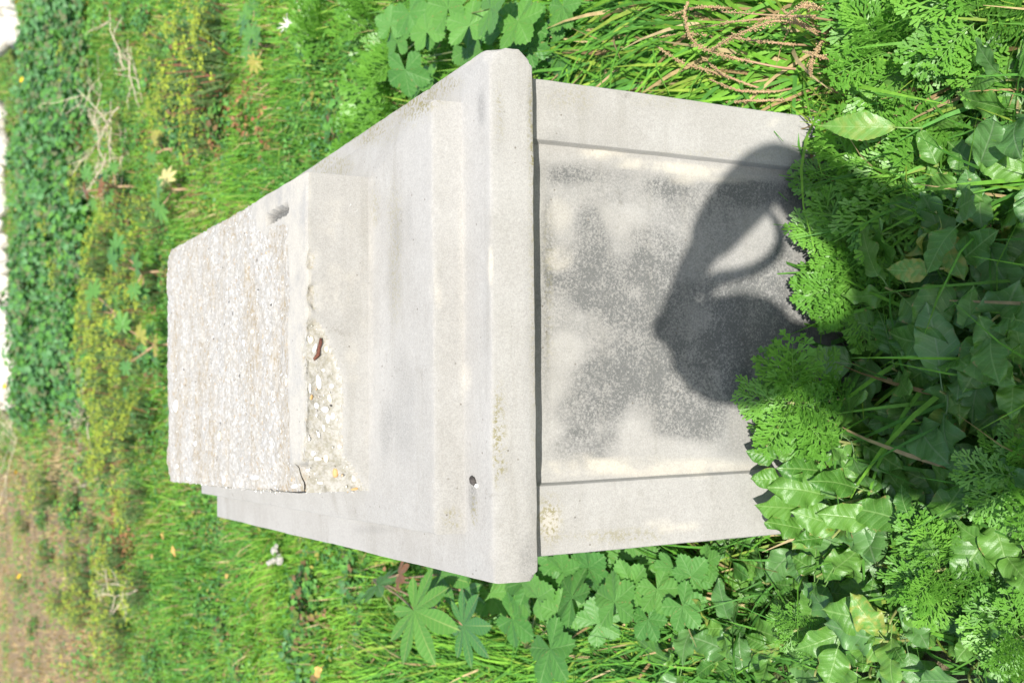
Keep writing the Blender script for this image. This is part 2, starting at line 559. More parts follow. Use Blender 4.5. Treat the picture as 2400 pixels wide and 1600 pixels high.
def build_cap():
    def slab(xl, xr, yf, yb, z0, z1, slope):
        """one slab: upright face with a small arris, then a gently falling ledge"""
        e = []
        def q(i, z): e.append((xl + i, xr - i, yf + i, yb - i, Z0 + z))
        h = z1 - z0
        for t in np.linspace(0.0, 0.93, 7): q(0.0015 * t, z0 + h * t)
        q(0.0020, z1 - 0.0022); q(0.0032, z1 - 0.0006); q(0.0052, z1)
        return e
    bot = [(-0.34, 0.34, 0.06, 1.61, Z0 - 0.0741), (-0.38, 0.38, 0.02, 1.654, Z0 - 0.0741), (-0.397, 0.397, 0.003, 1.671, Z0 - 0.0741), (-0.399, 0.399, 0.001, 1.673, Z0 - 0.0725)]
    L = bot + slab(-0.4, 0.4, 0.0, 1.674, -0.071, 0.0, 0)
    a, b = L[-1], (-0.3300, 0.3365, 0.0885, 1.625)
    for t in np.linspace(0.08, 0.97, 12): L.append(tuple(a[k] + (b[k] - a[k]) * t for k in range(4)) + (Z0 + 0.004 * t,))
    L.append((*b, Z0 + 0.0045))
    L += slab(-0.3305, 0.3371, 0.0891, 1.624, 0.0075, 0.0542, 0)
    a, b = L[-1], (-0.258, 0.250, 0.35, 1.43)
    for t in np.linspace(0.04, 1.0, 26): L.append(tuple(a[k] + (b[k] - a[k]) * t for k in range(4)) + (Z0 + 0.0542 + 0.016 * t,))
    V, Q, n = loft(L, 110, 120)
    # knocks and unevenness
    n1 = fbm(V, 7, 3)[:, None]; n2 = fbm(V + 5, 45, 3)[:, None]
    c = np.array([SH * 0.8, 0.8, Z0])
    out = V - c; out[:, 2] *= 0.3; out /= np.linalg.norm(out, axis=1, keepdims=True)
    V = V + out * (0.0012 * n1 + 0.0006 * n2)
    # broken right-hand corner and smaller nicks along the edges
    def chop(V, p, nrm, rough):
        nrm = np.array(nrm, float); nrm /= np.linalg.norm(nrm)
        d = (V - np.array(p)) @ nrm + rough * fbm(V, 60, 3)
        return V - np.clip(d, 0, None)[:, None] * nrm
    V = chop(V, (0.4 - 0.017, 0.006, Z0 - 0.004), (0.75, -0.55, 0.75), 0.003)
    V = chop(V, (0.4 - 0.006, 0.0, Z0 - 0.055), (0.8, -0.5, -0.75), 0.003)
    V = chop(V, (0.4 - 0.004, 0.03, Z0 - 0.002), (0.8, -0.35, 0.9), 0.002)
    V = chop(V, (-0.4 + 0.004, 0.0, Z0 - 0.064), (-0.7, -0.6, -0.8), 0.002)
    for _ in range(120):
        t = R.random()
        e = [(R.uniform(-0.39, 0.39), 0.0, Z0), (R.uniform(-0.39, 0.39), 0.0, Z0 - 0.0738), (R.uniform(-0.33, 0.33), 0.089, Z0 + 0.0542), (0.4, R.uniform(0, 1.6), Z0)][R.integers(4)]
        r = R.uniform(0.003, 0.010) if R.random() < 0.85 else R.uniform(0.010, 0.020)
        d = np.linalg.norm((V - np.array([e[0] + SH * e[1], e[1], e[2]])) * np.array([0.6, 1, 1]), axis=1)
        V = V + (np.array([0, 0.6, -0.5]) * (1 - sstep(0, r, d))[:, None]) * r * 0.45
    stain, px, py = wear_from_px(V, [
        (940, 960, 34, 150, 0.22), (905, 1010, 16, 90, 0.28), (920, 640, 18, 120, 0.14), (1128, 250, 12, 50, 0.35), (1108, 1165, 9, 45, 0.5), (1240, 900, 14, 300, 0.14),
        (1245, 260, 12, 80, 0.3), (1238, 1310, 22, 70, 0.4), (935, 560, 14, 60, 0.2), (960, 520, 10, 60, 0.15), (1170, 300, 12, 90, 0.12), (1030, 640, 7, 30, 0.3), (1140, 720, 8, 120, 0.12), (880, 1240, 60, 12, 0.2)])
    lime, _, _ = wear_from_px(V, [(1150, 620, 6, 40, 0.9), (1026, 660, 9, 55, 0.5), (1095, 880, 10, 30, 0.4), (830, 1000, 14, 200, 0.3), (1100, 140, 16, 12, 0.6), (1085, 620, 9, 300, 0.25), (870, 700, 8, 300, 0.3)])
    alg, _, _ = wear_from_px(V, [(1168, 1020, 11, 130, 1.0), (1112, 1200, 8, 40, 0.9), (1060, 1220, 25, 30, 0.7), (1165, 270, 8, 90, 0.8), (880, 480, 10, 50, 0.4), (1250, 270, 8, 120, 0.9), (1248, 700, 6, 400, 0.5), (1000, 230, 70, 30, 0.35), (900, 265, 120, 40, 0.4), (925, 600, 20, 150, 0.4), (860, 320, 60, 30, 0.7), (760, 390, 70, 30, 0.7), (960, 250, 60, 26, 0.7), (1040, 195, 50, 26, 0.7), (660, 450, 70, 26, 0.6)])
    cap = obj('cap', mesh('cap', V, Q, None, {'wear': np.stack([stain, lime, alg], 1)}, sharp=40), MAT_CON, PED)
    cap.location = (0, -0.8, 0)
    return cap


CAP = build_cap()


def build_block():
    """top block of the cap: smooth cement edge at the front and right, the rest broken down to the pebbly core"""
    zb, zt = Z0 + 0.060, Z0 + 0.1775
    fr, fl = np.array([0.250, 0.326]), np.array([-0.286, 0.330])
    br, bl = np.array([0.238, 1.465]), np.array([-0.346, 1.465])
    nx, ny, nz = 150, 190, 26
    def P(u, v, w_):
        u, v, w_ = np.broadcast_arrays(u, v, w_)
        v2 = v ** 1.15
        p = (fl * (1 - u[..., None]) + fr * u[..., None]) * (1 - v2[..., None]) + (bl * (1 - u[..., None]) + br * u[..., None]) * v2[..., None]
        return np.concatenate([p, (zb + (zt - zb) * w_)[..., None]], -1)
    V, Q, off = [], [], 0
    U, Vv, W = np.linspace(0, 1, nx + 1), np.linspace(0, 1, ny + 1), np.linspace(0, 1, nz + 1)
    def grid(G, flip):
        nonlocal off
        a, b = G.shape[:2]
        V.append(G.reshape(-1, 3))
        i, j = np.meshgrid(np.arange(a - 1), np.arange(b - 1), indexing='ij')
        q = (i * b + j).ravel() + off
        qq = np.stack([q, q + 1, q + b + 1, q + b], 1)
        Q.append(qq[:, ::-1] if flip else qq)
        off += a * b
    grid(P(U[:, None], Vv[None], np.array(1.0)), True)            # top
    grid(P(U[:, None], np.array(0.0), W[None]), False)             # front
    grid(P(U[:, None], np.array(1.0), W[None]), True)              # back
    grid(P(np.array(0.0), Vv[:, None], W[None]), True)             # left
    grid(P(np.array(1.0), Vv[:, None], W[None]), False)            # right
    V = np.concatenate(V); Q = np.concatenate(Q)
    nxyz = np.round(V * 1e6).astype(np.int64)
    _, first, inv = np.unique(nxyz, axis=0, return_index=True, return_inverse=True)
    V = V[first]; Q = inv.ravel()[Q]
    v = V - CAM; z = v @ FWD
    px = 1200 + FPX * (v @ DWN) / z; py = 800 - FPX * (v @ RGT) / z
    top = sstep(zt - 0.01, zt - 0.002, V[:, 2])
    e = fbm(V, 26, 3)
    x, y = V[:, 0], V[:, 1]
    # where the smooth cement skin has gone
    edge_y = 0.428 + 0.0006 * e
    rough = top * sstep(edge_y - 0.0025, edge_y + 0.0025, y)
    smooth_r = sstep(0.160, 0.190, x + 0.014 * e) * (1 - sstep(0.55, 0.70, y + 0.06 * e))
    rough *= 1 - smooth_r
    left = sstep(1078, 1100, py + 6 * e)
    xlow = np.interp(py, [560, 600, 700, 740, 760, 800, 850, 900, 1000, 1060, 1100, 1151, 1200], [700, 724, 733, 738, 757, 776, 791, 804, 801, 802, 832, 860, 870])
    chip = sstep(-7, 7, xlow + 6 * e - px) * sstep(704, 722, px + 5 * e) * sstep(735, 765, py)
    thin = sstep(712, 722, px) * sstep(748, 735, px) * sstep(580, 600, py) * (1 - sstep(745, 760, py)) * sstep(-0.1, 0.3, e)
    chip = np.maximum(chip, left * sstep(-6, 6, xlow + 6 * e - px))
    chip = np.clip(chip + 0.7 * thin, 0, 1)
    rmask = np.clip(np.maximum(rough, chip), 0, 1)
    nb = fbm(V, 18, 4); nf = fbm(V + 9, 75, 3)
    # broken surface
    V[:, 2] += rough * (0.0034 * nb + 0.0022 * nf - 0.001)
    V[:, 2] -= top * left * sstep(0.75, 0.35, y) * (0.014 + 0.008 * nb)
    V[:, 2] -= top * sstep(-0.24, -0.29, x + 0.042 * y + 0.02 * e) * 0.006
    dep = chip * (0.013 + 0.006 * nb + 0.003 * nf) * (1 + 0.9 * left)
    front = 1 - top
    hh = np.clip((zt - V[:, 2]) / 0.10, 0, 1)
    V[:, 1] += np.where(V[:, 1] < 0.404, 1, 0) * dep * (0.9 - 0.2 * hh)
    V[:, 2] -= 0.004 * chip * top * np.where(V[:, 1] < 0.404, 1, 0) * (1 + nf)
    side = (1 - top) * sstep(0.45, 0.57, y)
    V[:, 0] += side * (0.006 * nb + 0.003 * nf)
    # crumbling back rim and right rim
    rim = top * (sstep(1.40, 1.465, V[:, 1]) + sstep(0.035, 0.0, 0.252 - x - 0.01 * y) * sstep(0.55, 0.75, y))
    V[:, 2] -= rim * (0.006 + 0.007 * nb + 0.004 * nf)
    V[:, 2] += sstep(1.05, 1.39, y) * 0.004 * top
    # smooth skin
    sm = 1 - rmask
    V[:, 2] += top * sm * 0.0012 * nb
    V[:, 1] += (1 - top) * sm * 0.001 * nb * np.where(y < 0.35, 1, 0)
    # rounded arris
    arr = top * sstep(0.006, 0.0, y - np.interp(x, [-0.286, 0.250], [0.330, 0.326])) * sm
    V[:, 2] -= arr * 0.003
    # long dark slot where a bar was torn out on the right
    sl_p, sl_q = at_z(672, 489, zt)[:2], at_z(626, 515, zt)[:2]
    dv = sl_q - sl_p; t = np.clip(((V[:, :2] - sl_p) @ dv) / (dv @ dv), 0, 1)
    ds = np.linalg.norm(V[:, :2] - sl_p - t[:, None] * dv, axis=1)
    slot = top * sstep(0.012, 0.005, ds + 0.003 * nf)
    V[:, 2] -= slot * 0.018
    wear = np.stack([1.2 * slot, 0.25 * sstep(0.0, 0.8, e) * (1 - top) + 0.55 * sm * top * (1 - slot), chip * sstep(0.49, 0.45, y) * (1 - left * sstep(0.37, 0.45, y))], 1)
    me = mesh('top_block', V, Q, None, {'wear': wear}, sharp=45)
    me.materials.append(MAT_CON); me.materials.append(MAT_ROUGH)
    mi = (rmask[Q].mean(1) > 0.45).astype(np.int32)
    far = (V[Q].mean(1)[:, 1] > 0.55) & (V[Q].mean(1)[:, 2] < zt - 0.015)
    mi[far] = 1
    mi[(slot[Q].mean(1) > 0.4)] = 0
    me.polygons.foreach_set('material_index', mi)
    o = obj('top_block', me, None, PED, (0, -0.8, 0))
    # exposed aggregate
    bv = BVHTree.FromPolygons([tuple(p) for p in V], [tuple(q) for q in Q])
    Vi, Fi = ICO_V, ICO_F
    cent = V[Q].mean(1); cand = np.where(mi == 1)[0]
    area = np.linalg.norm(np.cross(V[Q[:, 1]] - V[Q[:, 0]], V[Q[:, 3]] - V[Q[:, 0]]), axis=1)
    pick = R.choice(cand, 2200, p=area[cand] / area[cand].sum())
    mb = MB()
    for k in pick:
        r = R.uniform(0.0008, 0.0022) if R.random() < 0.93 else R.uniform(0.0025, 0.0045)
        sc = r * np.array([R.uniform(0.9, 1.9), R.uniform(0.7, 1.2), R.uniform(0.4, 0.65)])
        a = R.random() * 6.28
        Rm = np.array([[math.cos(a), -math.sin(a), 0], [math.sin(a), math.cos(a), 0], [0, 0, 1]])
        Pv = (Vi * (1 + 0.18 * R.standard_normal((12, 1))) * sc) @ Rm.T + cent[k] + np.array([R.uniform(-0.003, 0.003), R.uniform(-0.003, 0.003), -0.25 * r])
        c = [(0.74, 0.73, 0.70), (0.66, 0.62, 0.54), (0.56, 0.52, 0.46), (0.48, 0.36, 0.22), (0.36, 0.34, 0.32)][R.choice(5, p=[0.42, 0.28, 0.18, 0.08, 0.04])]
        mb.add(Pv, None, Fi, np.array(c) * R.uniform(0.85, 1.05))
    s = NT('aggregate')
    s.put(s.b.inputs['Base Color'], s.attr('tint').outputs['Color']); s.b.inputs['Roughness'].default_value = 0.85
    ag = obj('aggregate', mb.mesh('aggregate', 'tint'), s.m, o)
    ag['kind'] = 'stuff'; ag['label'] = 'fine pale gravel showing in the broken top'
    # larger pebbles one by one (where each one sits in the broken face)
    Vs, Fs = ico(1)
    shapes = []
    for k in range(5):
        d = 1 + 0.24 * fbm(Vs + k * 3.3, 1.5, 3)[:, None]
        shapes.append(d * Vs)
    pm = {}
    Z2 = 3.015
    for (zx, zy, wx, wy, mi_) in ((1170, 470, 45, 100, 0), (1105, 500, 24, 92, 0), (1155, 635, 48, 46, 0), (1215, 660, 58, 50, 0), (1230, 725, 40, 70, 0), (1268, 710, 32, 50, 0), (1203, 790, 22, 56, 0), (1165, 835, 30, 56, 0), (1245, 585, 34, 66, 1),
                               (1115, 575, 28, 42, 2), (1285, 1110, 42, 68, 2), (1220, 1005, 46, 60, 1), (1130, 970, 44, 40, 0), (1140, 230, 30, 78, 0), (1200, 385, 32, 22, 0), (1253, 633, 24, 16, 3), (1420, 1222, 60, 22, 2), (1415, 1150, 26, 50, 0), (1310, 925, 26, 36, 0),
                               (1000, 1203, 72, 30, 0), (500, 1158, 26, 60, 0), (720, 1140, 110, 36, 0), (470, 850, 34, 68, 1), (165, 640, 40, 86, 0), (1300, 440, 20, 26, 4), (1222, 235, 40, 50, 1), (1110, 170, 50, 60, 1), (1260, 495, 34, 30, 0), (1160, 1010, 60, 26, 0), (700, 110, 34, 40, 1),
                               (1090, 1090, 30, 26, 0), (1180, 1180, 40, 24, 0), (860, 1180, 40, 26, 0), (620, 1185, 44, 20, 0), (250, 1150, 40, 24, 0), (170, 1060, 30, 30, 0), (300, 900, 24, 40, 0), (940, 470, 20, 60, 1), (640, 190, 18, 50, 0), (850, 590, 20, 30, 0)):
        ppx, ppy = 360 + zx / Z2, 740 + zy / Z2
        rv = ray(ppx, ppy)
        hit = bv.ray_cast(Vector(CAM), Vector(rv))
        if hit[0] is None: continue
        dist = hit[3]
        m_per = dist / FPX / Z2
        key = (len(pm) % 5, mi_)
        k5 = R.integers(5)
        if (k5, mi_) not in pm:
            me2 = mesh('pebble', shapes[k5], None, Fs); me2.materials.append(MAT_PEB[mi_]); pm[(k5, mi_)] = me2
        sx, sy = wy * m_per * 0.5, wx * m_per * 0.5 * (1.5 if hit[1][2] > 0.6 else 1.0)
        pb = bpy.data.objects.new('pebble', pm[(k5, mi_)]); COL.objects.link(pb); pb.parent = o
        nrm = hit[1]
        m4 = frame(hit[0] + nrm * min(sx, sy) * 0.15, nrm.cross(Vector((1, 0, 0))), nrm)
        pb.matrix_basis = m4 @ Matrix.Rotation(R.uniform(-0.3, 0.3), 4, 'Z') @ Matrix.Diagonal((sx, sy, min(sx, sy) * 0.7, 1))
    # rusty bar stub
    pts = []
    for zx, zy in ((1190, 158), (1186, 195), (1178, 235), (1172, 275), (1150, 298), (1140, 306)):
        h = bv.ray_cast(Vector(CAM), Vector(ray(360 + zx / Z2, 740 + zy / Z2)))
        pts.append(np.array(h[0]) + np.array([0, -0.003, 0.003]))
    V3, Q3, T3 = tube(pts, [0.0022, 0.0034, 0.0024, 0.0033, 0.0029, 0.0018], 8)
    V3 = np.array(V3); V3 += 0.0012 * np.stack([vnoise(V3, 300), vnoise(V3 + 7, 300), vnoise(V3 + 13, 300)], 1)
    tag(obj('iron_stub', mesh('iron_stub', V3, Q3, T3), MAT_RUST, o), 'rusty broken iron bar in the chipped face')
    return bv


BV_BLOCK = build_block()


def build_shaft():
    ys = 0.032
    # front profile: frame, bevel, hollow, recessed panel (x, depth)
    prof = []
    def half(xp, xe, sg):
        p = [(xe, 0.004), (xe - 0.002, 0.001), (xe - 0.006, 0.0)]
        for t in np.linspace(0.1, 0.97, 9): p.append((xe - 0.006 + (xp + 0.004 - xe + 0.006) * t, 0.0))
        p += [(xp + 0.0015, 0.0), (xp, 0.0006), (xp - 0.0012, 0.0030), (xp - 0.0022, 0.0080), (xp - 0.0036, 0.0118), (xp - 0.008, 0.0126), (xp - 0.015, 0.0120), (xp - 0.023, 0.0132), (xp - 0.031, 0.0160), (xp - 0.040, 0.0178), (xp - 0.050, 0.0185)]
        return [(sg * a, b) for a, b in p]
    L = half(0.262, 0.371, -1)
    Rr = half(0.2756, 0.371, 1)[::-1]
    mid = [(x, 0.0185) for x in np.linspace(-0.205, 0.22, 52)]
    prof = L + mid + Rr
    zs = np.concatenate([[Z0 - 0.0738], np.linspace(Z0 - 0.080, -0.06, 96)])
    n = len(prof)
    P = np.array(prof)
    V = np.zeros((len(zs), n, 3))
    V[:, :, 0] = P[None, :, 0] + SH * ys
    V[:, :, 1] = ys + 1.3 * P[None, :, 1]
    V[:, :, 2] = zs[:, None]
    V = V.reshape(-1, 3)
    wob = fbm(V, 8, 3)
    V[:, 1] += 0.0014 * wob + 0.0007 * fbm(V + 3, 40, 2)
    V[:, 0] += 0.0010 * fbm(V + 11, 6, 3)
    i, j = np.meshgrid(np.arange(len(zs) - 1), np.arange(n - 1), indexing='ij')
    q = (i * n + j).ravel()
    Q = [np.stack([q, q + n, q + n + 1, q + 1], 1)]
    nf = len(V)
    # sides and back
    back = []
    for z in zs:
        back += [(-0.371 + SH * 1.62, 1.62, z), (0.371 + SH * 1.62, 1.62, z)]
    V = np.concatenate([V, np.array(back)])
    for i in range(len(zs) - 1):
        a0, a1 = i * n, (i + 1) * n
        b0, b1 = nf + 2 * i, nf + 2 * (i + 1)
        Q.append(np.array([(b0, b1, a1, a0), (a0 + n - 1, a1 + n - 1, b1 + 1, b0 + 1), (b0 + 1, b1 + 1, b1, b0)]))
    Q = np.concatenate(Q)
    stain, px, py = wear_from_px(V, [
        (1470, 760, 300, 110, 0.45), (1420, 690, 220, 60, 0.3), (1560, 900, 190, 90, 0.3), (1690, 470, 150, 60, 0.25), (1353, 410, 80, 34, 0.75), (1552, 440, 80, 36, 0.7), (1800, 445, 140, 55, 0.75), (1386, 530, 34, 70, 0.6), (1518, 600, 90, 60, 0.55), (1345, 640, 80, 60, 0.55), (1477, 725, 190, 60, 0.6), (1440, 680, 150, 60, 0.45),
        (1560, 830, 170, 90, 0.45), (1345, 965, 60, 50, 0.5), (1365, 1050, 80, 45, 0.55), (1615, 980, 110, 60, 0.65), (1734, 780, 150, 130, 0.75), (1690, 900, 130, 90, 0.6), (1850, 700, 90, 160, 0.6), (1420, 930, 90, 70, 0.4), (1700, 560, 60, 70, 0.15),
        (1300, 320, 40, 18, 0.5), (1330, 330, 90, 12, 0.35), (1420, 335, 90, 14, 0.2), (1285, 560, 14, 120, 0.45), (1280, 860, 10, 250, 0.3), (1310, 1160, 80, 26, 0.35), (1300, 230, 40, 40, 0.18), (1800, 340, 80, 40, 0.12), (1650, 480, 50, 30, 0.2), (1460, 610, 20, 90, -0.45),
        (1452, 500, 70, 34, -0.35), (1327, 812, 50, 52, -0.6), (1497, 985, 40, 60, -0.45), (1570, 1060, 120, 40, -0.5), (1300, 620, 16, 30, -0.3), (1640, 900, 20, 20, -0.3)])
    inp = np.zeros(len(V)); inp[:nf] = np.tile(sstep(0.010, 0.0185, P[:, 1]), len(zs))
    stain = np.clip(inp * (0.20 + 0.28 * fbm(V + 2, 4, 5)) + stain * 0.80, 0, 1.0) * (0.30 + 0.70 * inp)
    lime, _, _ = wear_from_px(V, [(1420, 362, 60, 12, 0.9), (1490, 383, 60, 14, 1.0), (1570, 393, 70, 16, 1.1), (1640, 400, 70, 14, 0.9), (1610, 418, 50, 14, 0.6), (1390, 355, 40, 8, 0.7), (1810, 286, 22, 7, 0.8), (1310, 610, 30, 26, 0.5), (1310, 500, 30, 40, 0.3), (1600, 1095, 200, 22, 0.7), (1350, 1095, 90, 20, 0.7), (1580, 1232, 60, 8, 0.8), (1290, 1225, 30, 40, 0.6), (1700, 420, 90, 10, 0.5)])
    alg, _, _ = wear_from_px(V, [(1290, 1220, 34, 60, 0.9), (1420, 1255, 130, 20, 0.6), (1330, 230, 70, 40, 0.35), (1560, 240, 120, 20, 0.3), (1285, 700, 14, 200, 0.3), (1700, 360, 300, 10, 0.25)])
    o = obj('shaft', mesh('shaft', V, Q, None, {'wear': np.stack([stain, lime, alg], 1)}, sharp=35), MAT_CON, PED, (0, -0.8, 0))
    return o


SHAFT = build_shaft()

# ------------------------------------------------------------------ leaf shapes
def leaf_pinnate(L=1.0, W=0.6, peak=0.4, n=12, m=8, fold=0.12, droop=0.25, wave=0.05, teeth=0.03, kteeth=18, petiole=0.35, seed=0, tip=1.0, base=0.0):
    rg = np.random.default_rng(seed)
    t = np.linspace(0, 1, n + 1)
    tt = np.where(t < peak, 0.5 * t / peak, 0.5 + 0.5 * (t - peak) / (1 - peak))
    wv = np.sin(math.pi * tt) ** np.where(t < peak, 0.75, tip)
    wv = np.maximum(wv, base * (1 - t))
    wv = wv * (1 + teeth * np.sin(kteeth * t * math.pi + rg.random() * 6))
    s = np.linspace(-1, 1, m + 1)
    T, S = np.meshgrid(t, s, indexing='ij')
    Wd = wv[:, None] * W / 2
    sk = 0.04 * np.sin(3 * T + rg.random() * 6)
    X = S * Wd + sk * L * T
    Y = T * L * (1 - 0.08 * S ** 2)
    Zc = -droop * L * T ** 2 + 0.03 * np.sin(4 * T + rg.random() * 6)
    ph = rg.random() * 6
    Z = Zc + fold * (0.35 * np.abs(S) + 0.65 * S ** 2) * Wd + wave * (S ** 2) * np.sin(2 * math.pi * (2.2 * T + 0.3 * np.sign(S)) + ph) * W
    Y = Y + petiole
    V = np.stack([X, Y, Z], -1).reshape(-1, 3)
    luv = np.stack([S * wv[:, None], T, np.full_like(T, rg.random())], -1).reshape(-1, 3)
    i, j = np.meshgrid(np.arange(n), np.arange(m), indexing='ij')
    q = (i * (m + 1) + j).ravel()
    Q = np.stack([q, q + 1, q + m + 2, q + m + 1], 1)
    mb = MB()
    mb.add(V, Q, None, luv)
    if petiole > 0.02:
        yy = np.linspace(0, petiole + 0.04, 5)
        path = np.stack([0 * yy, yy, -0.05 * petiole * np.sin(math.pi * yy / (petiole + 0.04)) - 0.004], 1)
        tube(path, np.linspace(0.016, 0.010, 5) * L, 5, (0.0, 0.0, 0.5), mb)
    return mb.mesh('leaf')


def leaf_palmate(nl=7, rho0=0.3, span=math.radians(300), teeth=0.05, kt=7, pleat=0.08, cup=0.12, petiole=0.9, seed=0, n=10, sharp=1.6, taper=0.55, drop=0.25):
    """round lobed leaf, radius 1, stalk joined at the middle"""
    rg = np.random.default_rng(seed)
    th, rr, uu = [], [], []
    for l in range(nl):
        c = -span / 2 + span * (l + 0.5) / nl
        R_l = (1 - (1 - taper) * (abs(c) / (span / 2)) ** 1.4) * rg.uniform(0.92, 1.06)
        hw = span / nl / 2
        for k in range(2 * n):
            d = -1 + k / n
            r = R_l * (rho0 + (1 - rho0) * (1 - abs(d)) ** (1 / sharp))
            r *= 1 + teeth * (0.5 + 0.5 * math.cos(k * math.pi)) * (1 - abs(d)) ** 0.3
            th.append(c + d * hw); rr.append(r); uu.append(d)
    th.append(span / 2); rr.append(rr[0]); uu.append(-1)
    th, rr, uu = map(np.array, (th, rr, uu))
    # smooth the sinus between lobes of different length
    fr = np.array([0.0, 0.18, 0.4, 0.65, 0.85, 1.0])
    F, TH = np.meshgrid(fr, th, indexing='ij')
    RR = F * rr[None] if False else np.minimum(F * rr.max() * 0 + F * rr[None], 9)
    X = RR * np.sin(TH); Y = RR * np.cos(TH)
    ph = rg.random(3) * 6
    Z = cup * RR ** 2 * 0.6 - drop * RR ** 2 * (0.6 + 0.4 * np.cos(TH)) + pleat * (np.abs(uu)[None] - 0.5) * RR * (1.1 - rho0 * F) + 0.04 * np.sin(3 * TH + ph[0]) * RR + 0.03 * np.sin(7 * TH + ph[1]) * RR ** 2
    V = np.stack([X, Y, Z], -1).reshape(-1, 3)
    A = np.stack([np.broadcast_to(uu[None], RR.shape), RR, np.full_like(RR, rg.random())], -1).reshape(-1, 3)
    nn = len(th)
    i, j = np.meshgrid(np.arange(len(fr) - 1), np.arange(nn - 1), indexing='ij')
    q = (i * nn + j).ravel()
    Q = np.stack([q, q + nn, q + nn + 1, q + 1], 1)
    mb = MB(); mb.add(V, Q, None, A)
    if petiole > 0:
        yy = np.linspace(0, 1, 6)
        path = np.stack([0.06 * np.sin(2 * yy), -0.25 * petiole * yy, -petiole * yy * 0.95 - 0.01], 1)
        tube(path, np.linspace(0.018, 0.028, 6), 5, (0.0, 0.5, 0.5), mb)
    return mb.mesh('leaf')


def leaf_feather(seed=0, pairs=8, W=0.4, lobes=2, wl=0.041, curl=0.25):
    rg = np.random.default_rng(seed)
    mb = MB()
    rz = rg.random()
    def curve(t): return np.array([0.05 * math.sin(2.5 * t + seed), t, 0.10 * t - curl * t * t])
    def blade(p0, d, L, wdt, up, vv):
        d = d / np.linalg.norm(d)
        sd = np.cross(d, up); sd /= np.linalg.norm(sd) + 1e-9
        lift = up * rg.uniform(-0.02, 0.08) * L
        P = [p0 - sd * wdt * 0.3, p0 + sd * wdt * 0.3, p0 + d * L * 0.6 + sd * wdt * 0.5 + lift, p0 + d * L * 0.6 - sd * wdt * 0.5 + lift, p0 + d * L * 0.92 + sd * wdt * 0.42 + lift * 1.6, p0 + d * L * 0.92 - sd * wdt * 0.42 + lift * 1.6, p0 + d * L + lift * 1.7]
        mb.add(P, [(0, 1, 2, 3), (3, 2, 4, 5)], [(5, 4, 6)], (0.5, vv, rz))
    ts = np.linspace(0, 1, 10)
    path = np.array([curve(t) for t in ts])
    tube(path, np.linspace(0.013, 0.005, 10), 4, (0.0, 0.3, rz), mb)
    for i in range(pairs):
        t = 0.2 + 0.74 * i / (pairs - 1)
        for sg in (-1, 1):
            p = curve(t)
            env = math.sin(math.pi * (0.18 + 0.72 * (t - 0.2) / 0.8)) ** 0.8
            Lp = W * env * rg.uniform(0.85, 1.12)
            ang = math.radians(58 - 22 * t + rg.uniform(-8, 8))
            d = np.array([sg * math.sin(ang), math.cos(ang), rg.uniform(-0.05, 0.28)])
            up = np.array([-sg * 0.25 + rg.uniform(-0.25, 0.25), rg.uniform(-0.2, 0.2), 1.0])
            blade(p, d, Lp * 0.72, wl * 0.9, up, t)
            for k in range(lobes):
                s = 0.34 + 0.46 * k / max(1, lobes - 1)
                for s2 in (-1, 1):
                    q = p + d * Lp * s * 0.8
                    a2 = math.radians(36 + rg.uniform(-8, 10)) * s2
                    ca, sa = math.cos(a2), math.sin(a2)
                    d2 = np.array([d[0] * ca - d[1] * sa, d[0] * sa + d[1] * ca, d[2] + rg.uniform(-0.1, 0.25)])
                    Ll = Lp * (0.40 - 0.10 * k) * rg.uniform(0.85, 1.15) + 0.012
                    blade(q, d2, Ll, wl * 0.85, up, t)
                    if Ll > 0.09:
                        blade(q + d2 * Ll * 0.45, np.array([d2[0] * ca + d2[1] * sa * 0.8, d2[1] * ca - d2[0] * sa * 0.8, d2[2]]), Ll * 0.5, wl * 0.7, up, t)
            blade(p + d * Lp * 0.68, d, Lp * 0.34, wl, up, t)
    blade(curve(0.97), np.array([0, 1, 0.0]), 0.08, wl, np.array([0, 0, 1.0]), 1)
    return mb.mesh('leaf')


def give(ms, mat):
    for m_ in ms:
        if len(m_.materials) == 0: m_.materials.append(mat)
    return ms


BROAD = give([leaf_pinnate(1, W=R.uniform(0.48, 0.78), peak=R.uniform(0.3, 0.42), fold=R.uniform(0.05, 0.3), droop=R.uniform(0.05, 0.5), wave=R.uniform(0.08, 0.2), teeth=R.uniform(0.02, 0.07), kteeth=R.integers(5, 12), seed=k, tip=R.uniform(0.42, 0.72), n=16, m=10, petiole=0.3) for k in range(10)], MAT_BROAD)
BROAD += give([leaf_pinnate(1, W=R.uniform(0.6, 0.85), peak=R.uniform(0.3, 0.45), fold=R.uniform(-0.1, 0.35), droop=R.uniform(0.0, 0.6), wave=R.uniform(0.08, 0.2), teeth=0.05, kteeth=7, seed=120 + k, tip=0.55, n=16, m=10) for k in range(4)], MAT_GREY)
GREYL = give([leaf_pinnate(1, W=0.72, peak=0.36, fold=0.08, droop=R.uniform(0.1, 0.3), wave=0.09, teeth=0.05, kteeth=9, seed=20 + k, tip=0.65, n=14) for k in range(3)], MAT_GREY)
LANCE = give([leaf_pinnate(1, W=R.uniform(0.34, 0.42), peak=0.45, fold=0.18, droop=R.uniform(0.05, 0.25), wave=0.035, teeth=0.035, kteeth=26, seed=40 + k, tip=0.95, n=26, petiole=0.3) for k in range(4)], MAT_BROAD)
MALLOW = give([leaf_palmate(5, 0.74, math.radians(322), 0.11, seed=60 + k, sharp=1.35, taper=0.8, pleat=0.12, drop=R.uniform(0.05, 0.3), n=7) for k in range(5)], MAT_MALLOW)
CASTOR = [leaf_palmate(8, 0.34, math.radians(325), 0.05, seed=70 + k, sharp=2.0, taper=0.5, pleat=0.07, drop=R.uniform(0.1, 0.3), n=14, petiole=1.0) for k in range(5)]
